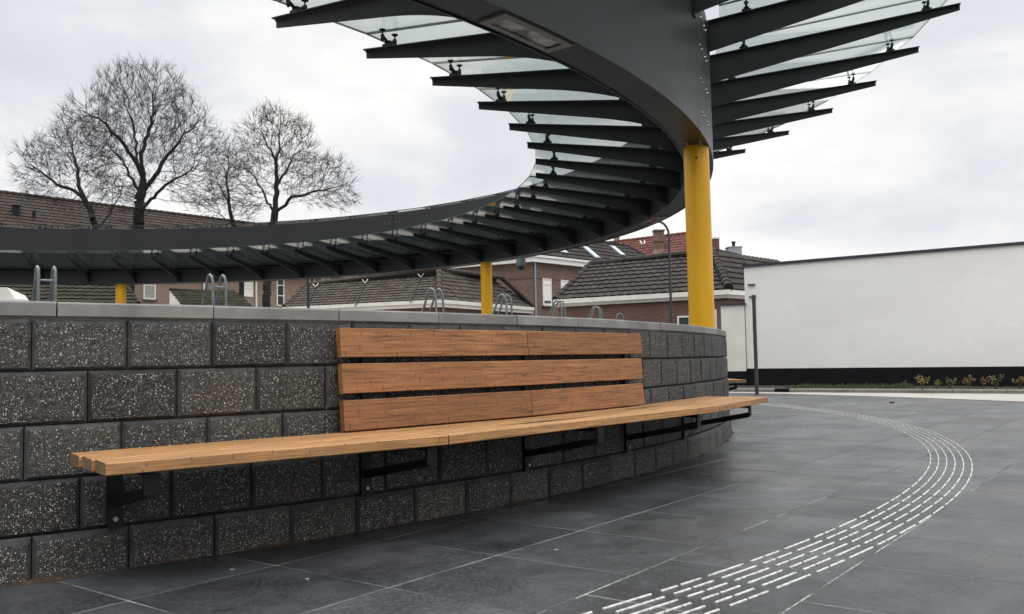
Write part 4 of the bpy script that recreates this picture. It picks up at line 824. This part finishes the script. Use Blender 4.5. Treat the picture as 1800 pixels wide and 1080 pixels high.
for k in range(1500):
    px = rr.uniform(1372, 1580) if k < 1150 else rr.uniform(1580, 1800); p = K0.copy(); q = atz(px, 684, .08); s = rr.random(); p = q+(-wnm)*(.18+s*1.2); h = rr.uniform(.02, .11 if k < 1150 else .05); a = rr.uniform(0, 6.28); l_ = V(math.cos(a), math.sin(a), 0)*rr.uniform(.01, .03)
    p.z = .06; g.face([p-l_*.4, p+l_*.4, p+l_*.9+Z*h, p+l_*.3+Z*h*.95], rr.choice((0, 0, 0, 1)))
tag(g.build('weeds', [D_, G_], recalc=False), 'low green weeds growing along the kerb before the black plinth', 'weeds', kind='stuff')

# ---------------------------------------------------------------- bare trees grown into their crowns
import numpy as np
def grow(seed, path, ells, nattr, D=.24, kill=.24, infl=2.6, limbs=()):
    rg = np.random.default_rng(seed); pts = []
    vol = [e[1][0]*e[1][1]*e[1][2] for e in ells]; tot = sum(vol)
    for (c, r_), v_ in zip(ells, vol):
        n_ = int(nattr*v_/tot); d = rg.normal(size=(n_, 3)); d /= np.linalg.norm(d, axis=1)[:, None]; rad = rg.random(n_)**(1/3.6); pts.append(np.array(c)+d*rad[:, None]*np.array(r_))
    att = np.concatenate(pts); nodes = []; par = []
    for _ in range(9):
        h = att[rg.integers(len(att))]; att = att[np.linalg.norm(att-h, axis=1) > rg.uniform(.3, .7)]
    for i, p in enumerate(path): nodes.append(np.array(p, float)); par.append(i-1)
    for chain in limbs:
        prev = chain[0]
        for p in chain[1:]: nodes.append(np.array(p, float)); par.append(prev); prev = len(nodes)-1
    # subdivide the given skeleton
    N2, P2, mp_ = [], [], {}
    for i, p in enumerate(nodes):
        if par[i] < 0: N2.append(p); P2.append(-1); mp_[i] = 0; continue
        a = nodes[par[i]]; L_ = np.linalg.norm(p-a); k_ = max(1, int(L_/D)); prev = mp_[par[i]]; side = rg.normal(size=3)*L_*.03
        for j in range(1, k_+1): f = j/k_; N2.append(a+(p-a)*f+side*math.sin(math.pi*f)+rg.normal(size=3)*(.035 if j < k_ else 0)); P2.append(prev); prev = len(N2)-1
        mp_[i] = prev
    nodes = N2; par = P2
    best = np.full(len(att), 1e9); bi = np.zeros(len(att), int); done = 0; alive = np.ones(len(att), bool)
    dirs = {}; hub = np.array(path[-2], float)
    for it in range(90):
        new = np.array(nodes[done:])
        if len(new):
            d = np.linalg.norm(att[:, None]-new[None], axis=2); j = d.argmin(1); dm = d[np.arange(len(att)), j]; b_ = dm < best; best[b_] = dm[b_]; bi[b_] = j[b_]+done
        done = len(nodes); alive &= best > kill; act = alive & (best < (infl if it > 3 else 9))
        if not act.any(): break
        idx = np.where(act)[0]; acc = {}
        for q in idx: v = att[q]-nodes[bi[q]]; acc.setdefault(bi[q], []).append(v/np.linalg.norm(v))
        add = 0
        for n_, vs_ in acc.items():
            v = np.sum(vs_, axis=0); L_ = np.linalg.norm(v)
            if L_ < .15: continue
            v = v/L_+rg.normal(size=3)*.15+(0 if par[n_] < 0 else .6)*(nodes[n_]-nodes[par[n_]])/D; ov = nodes[n_]-hub; v += .38*ov/(np.linalg.norm(ov)+.3); v[2] += .05; v /= np.linalg.norm(v); p = nodes[n_]+v*D
            if n_ in dirs and any(np.dot(v, w_) > .97 for w_ in dirs[n_]): continue
            dirs.setdefault(n_, []).append(v); nodes.append(p); par.append(n_); add += 1
        if not add: break
    return nodes, par, rg
def tree(name, label, seed, path, ells, nattr, r0, limbs=(), D=.22, tipr=.0066, twn=6):
    nodes, par, rg = grow(seed, path, ells, nattr, D, limbs=limbs); n_ = len(nodes); kids = [[] for _ in range(n_)]
    for i, p in enumerate(par):
        if p >= 0: kids[p].append(i)
    rad = np.zeros(n_); ntip = sum(1 for k in kids if not k); PE = math.log(ntip)/math.log(r0/tipr)
    for i in range(n_-1, -1, -1):
        rad[i] = tipr if not kids[i] else sum(rad[k]**PE for k in kids[i])**(1/PE)
    far_ = np.zeros(n_)
    for i in range(n_-1, 0, -1): far_[par[i]] = max(far_[par[i]], far_[i]+np.linalg.norm(nodes[i]-nodes[par[i]]))
    rad = np.maximum(tipr*.8, rad*np.clip(far_/(far_[0]*.8), .0, 1)**.30)
    t = thing(name, label, 'tree', tuple(path[0]), 0, 'bare winter trees'); o = np.array(path[0]); gt = MB(); gc = MB()
    for i in range(1, n_):
        a, b_ = nodes[par[i]]-o, nodes[i]-o; big = rad[i] > r0*.34
        ra = rad[par[i]] if par[i] > 0 and rad[par[i]] < rad[i]*1.6 else rad[i]*1.15
        (gt if big else gc).tube([a, b_+(b_-a)*.04], [ra, rad[i]], 8 if rad[i] > .05 else (5 if rad[i] > .02 else 3), cap=False)
    for i in range(n_):
        if rad[i] < tipr*3.2 and par[i] >= 0:
            d = nodes[i]-nodes[par[i]]; d /= np.linalg.norm(d)
            for _ in range(twn if not kids[i] else (2 if rg.random() < .75 else 0)):
                ov = nodes[i]-np.array(path[-2]); v = d*.8+rg.normal(size=3)*.36+.5*ov/(np.linalg.norm(ov)+.3); v[2] += .15; v /= np.linalg.norm(v); l_ = rg.uniform(.18, .55); a = nodes[i]-o; m_ = a+v*l_*.5; v2 = v+rg.normal(size=3)*.3; v2[2] += .15; gc.tube([a, m_, m_+v2*l_*.5], [tipr*.8, tipr*.65, tipr*.4], 3, cap=False)
    gt.build('trunk', 'bark', t, smooth=True, recalc=False); gc.build('crown', 'twig', t, recalc=False)
def pt(px, py, D, dy=0): q = at(px, py, D); return (q.x, q.y+dy, q.z)
def el(px, py, rx, ry, D, dep=2.2, dy=0): return (pt(px, py, D, dy), (rx*.93*D/FPX, dep, ry*.93*D/FPX))
D1 = 38
b0 = pt(226, 540, D1); path = [(b0[0], b0[1], 0), pt(229, 480, D1), pt(238, 420, D1), pt(243, 380, D1), pt(249, 340, D1), pt(252, 315, D1)]
tree('bare_tree', 'tallest bare winter tree with wide crown, rising left of centre behind the ring', 11, path, [el(250, 215, 118, 92, D1), el(330, 255, 62, 52, D1), el(175, 230, 62, 60, D1), el(255, 160, 80, 45, D1), el(340, 330, 50, 40, D1), el(215, 310, 60, 50, D1, 1.5)], 6600, .27,
     limbs=[[5, pt(247, 270, D1), pt(262, 215, D1, .3), pt(262, 160, D1, .4)], [5, pt(228, 262, D1, -.4), pt(200, 225, D1, -.7), pt(160, 205, D1, -1)], [4, pt(285, 270, D1, .5), pt(312, 225, D1, .8), pt(352, 185, D1, 1)], [3, pt(285, 345, D1, -.6), pt(322, 322, D1, -.9), pt(368, 295, D1, -1.2)], [4, pt(215, 300, D1, .6), pt(180, 255, D1, .9)], [5, pt(232, 240, D1, .2), pt(222, 180, D1, .3)]])
D2 = 36
b0 = pt(195, 540, D2); path = [(b0[0], b0[1], 0), pt(190, 470, D2), pt(168, 405, D2), pt(148, 350, D2), pt(138, 318, D2)]
tree('bare_tree', 'smaller bare winter tree leaning left over the brown roof', 12, path, [el(112, 300, 82, 70, D2, 1.8), el(150, 260, 50, 55, D2, 1.6), el(70, 300, 42, 40, D2, 1.4), el(205, 345, 40, 40, D2, 1.3)], 3600, .16,
     limbs=[[4, pt(125, 270, D2, .2), pt(112, 230, D2, .3)], [3, pt(100, 320, D2, -.4), pt(60, 290, D2, -.6)], [2, pt(188, 370, D2, .4), pt(205, 330, D2, .5)]])
D3 = 37
b0 = pt(470, 540, D3); path = [(b0[0], b0[1], 0), pt(471, 480, D3), pt(479, 410, D3), pt(483, 375, D3), pt(485, 330, D3), pt(485, 285, D3)]
tree('bare_tree', 'bare winter tree with a round crown, rightmost of the trees above the ring', 13, path, [el(487, 250, 66, 62, D3, 1.9), el(550, 318, 74, 48, D3, 1.7), el(432, 320, 48, 58, D3, 1.6), el(590, 345, 36, 26, D3, 1.2)], 5200, .18,
     limbs=[[4, pt(500, 300, D3, .3), pt(520, 262, D3, .5)], [3, pt(525, 348, D3, -.4), pt(575, 340, D3, -.6), pt(612, 330, D3, -.7)], [3, pt(462, 345, D3, .4), pt(440, 305, D3, .6)], [5, pt(470, 250, D3, -.3), pt(455, 225, D3, -.4)], [5, pt(490, 240, D3), pt(493, 200, D3)]])
D4 = 39
b0 = pt(425, 540, D4); path = [(b0[0], b0[1], 0), pt(424, 470, D4), pt(413, 395, D4), pt(402, 355, D4), pt(398, 320, D4)]
tree('bare_tree', 'slender bare winter tree between the tallest one and the round crowned one', 14, path, [el(402, 310, 38, 60, D4, 1.4), el(378, 365, 44, 20, D4, 1.2), el(430, 370, 26, 22, D4, 1.1)], 1300, .12,
     limbs=[[3, pt(385, 330, D4, .3), pt(372, 300, D4, .4)], [2, pt(378, 372, D4, -.3), pt(345, 378, D4, -.4)], [4, pt(400, 270, D4), pt(402, 245, D4)]])
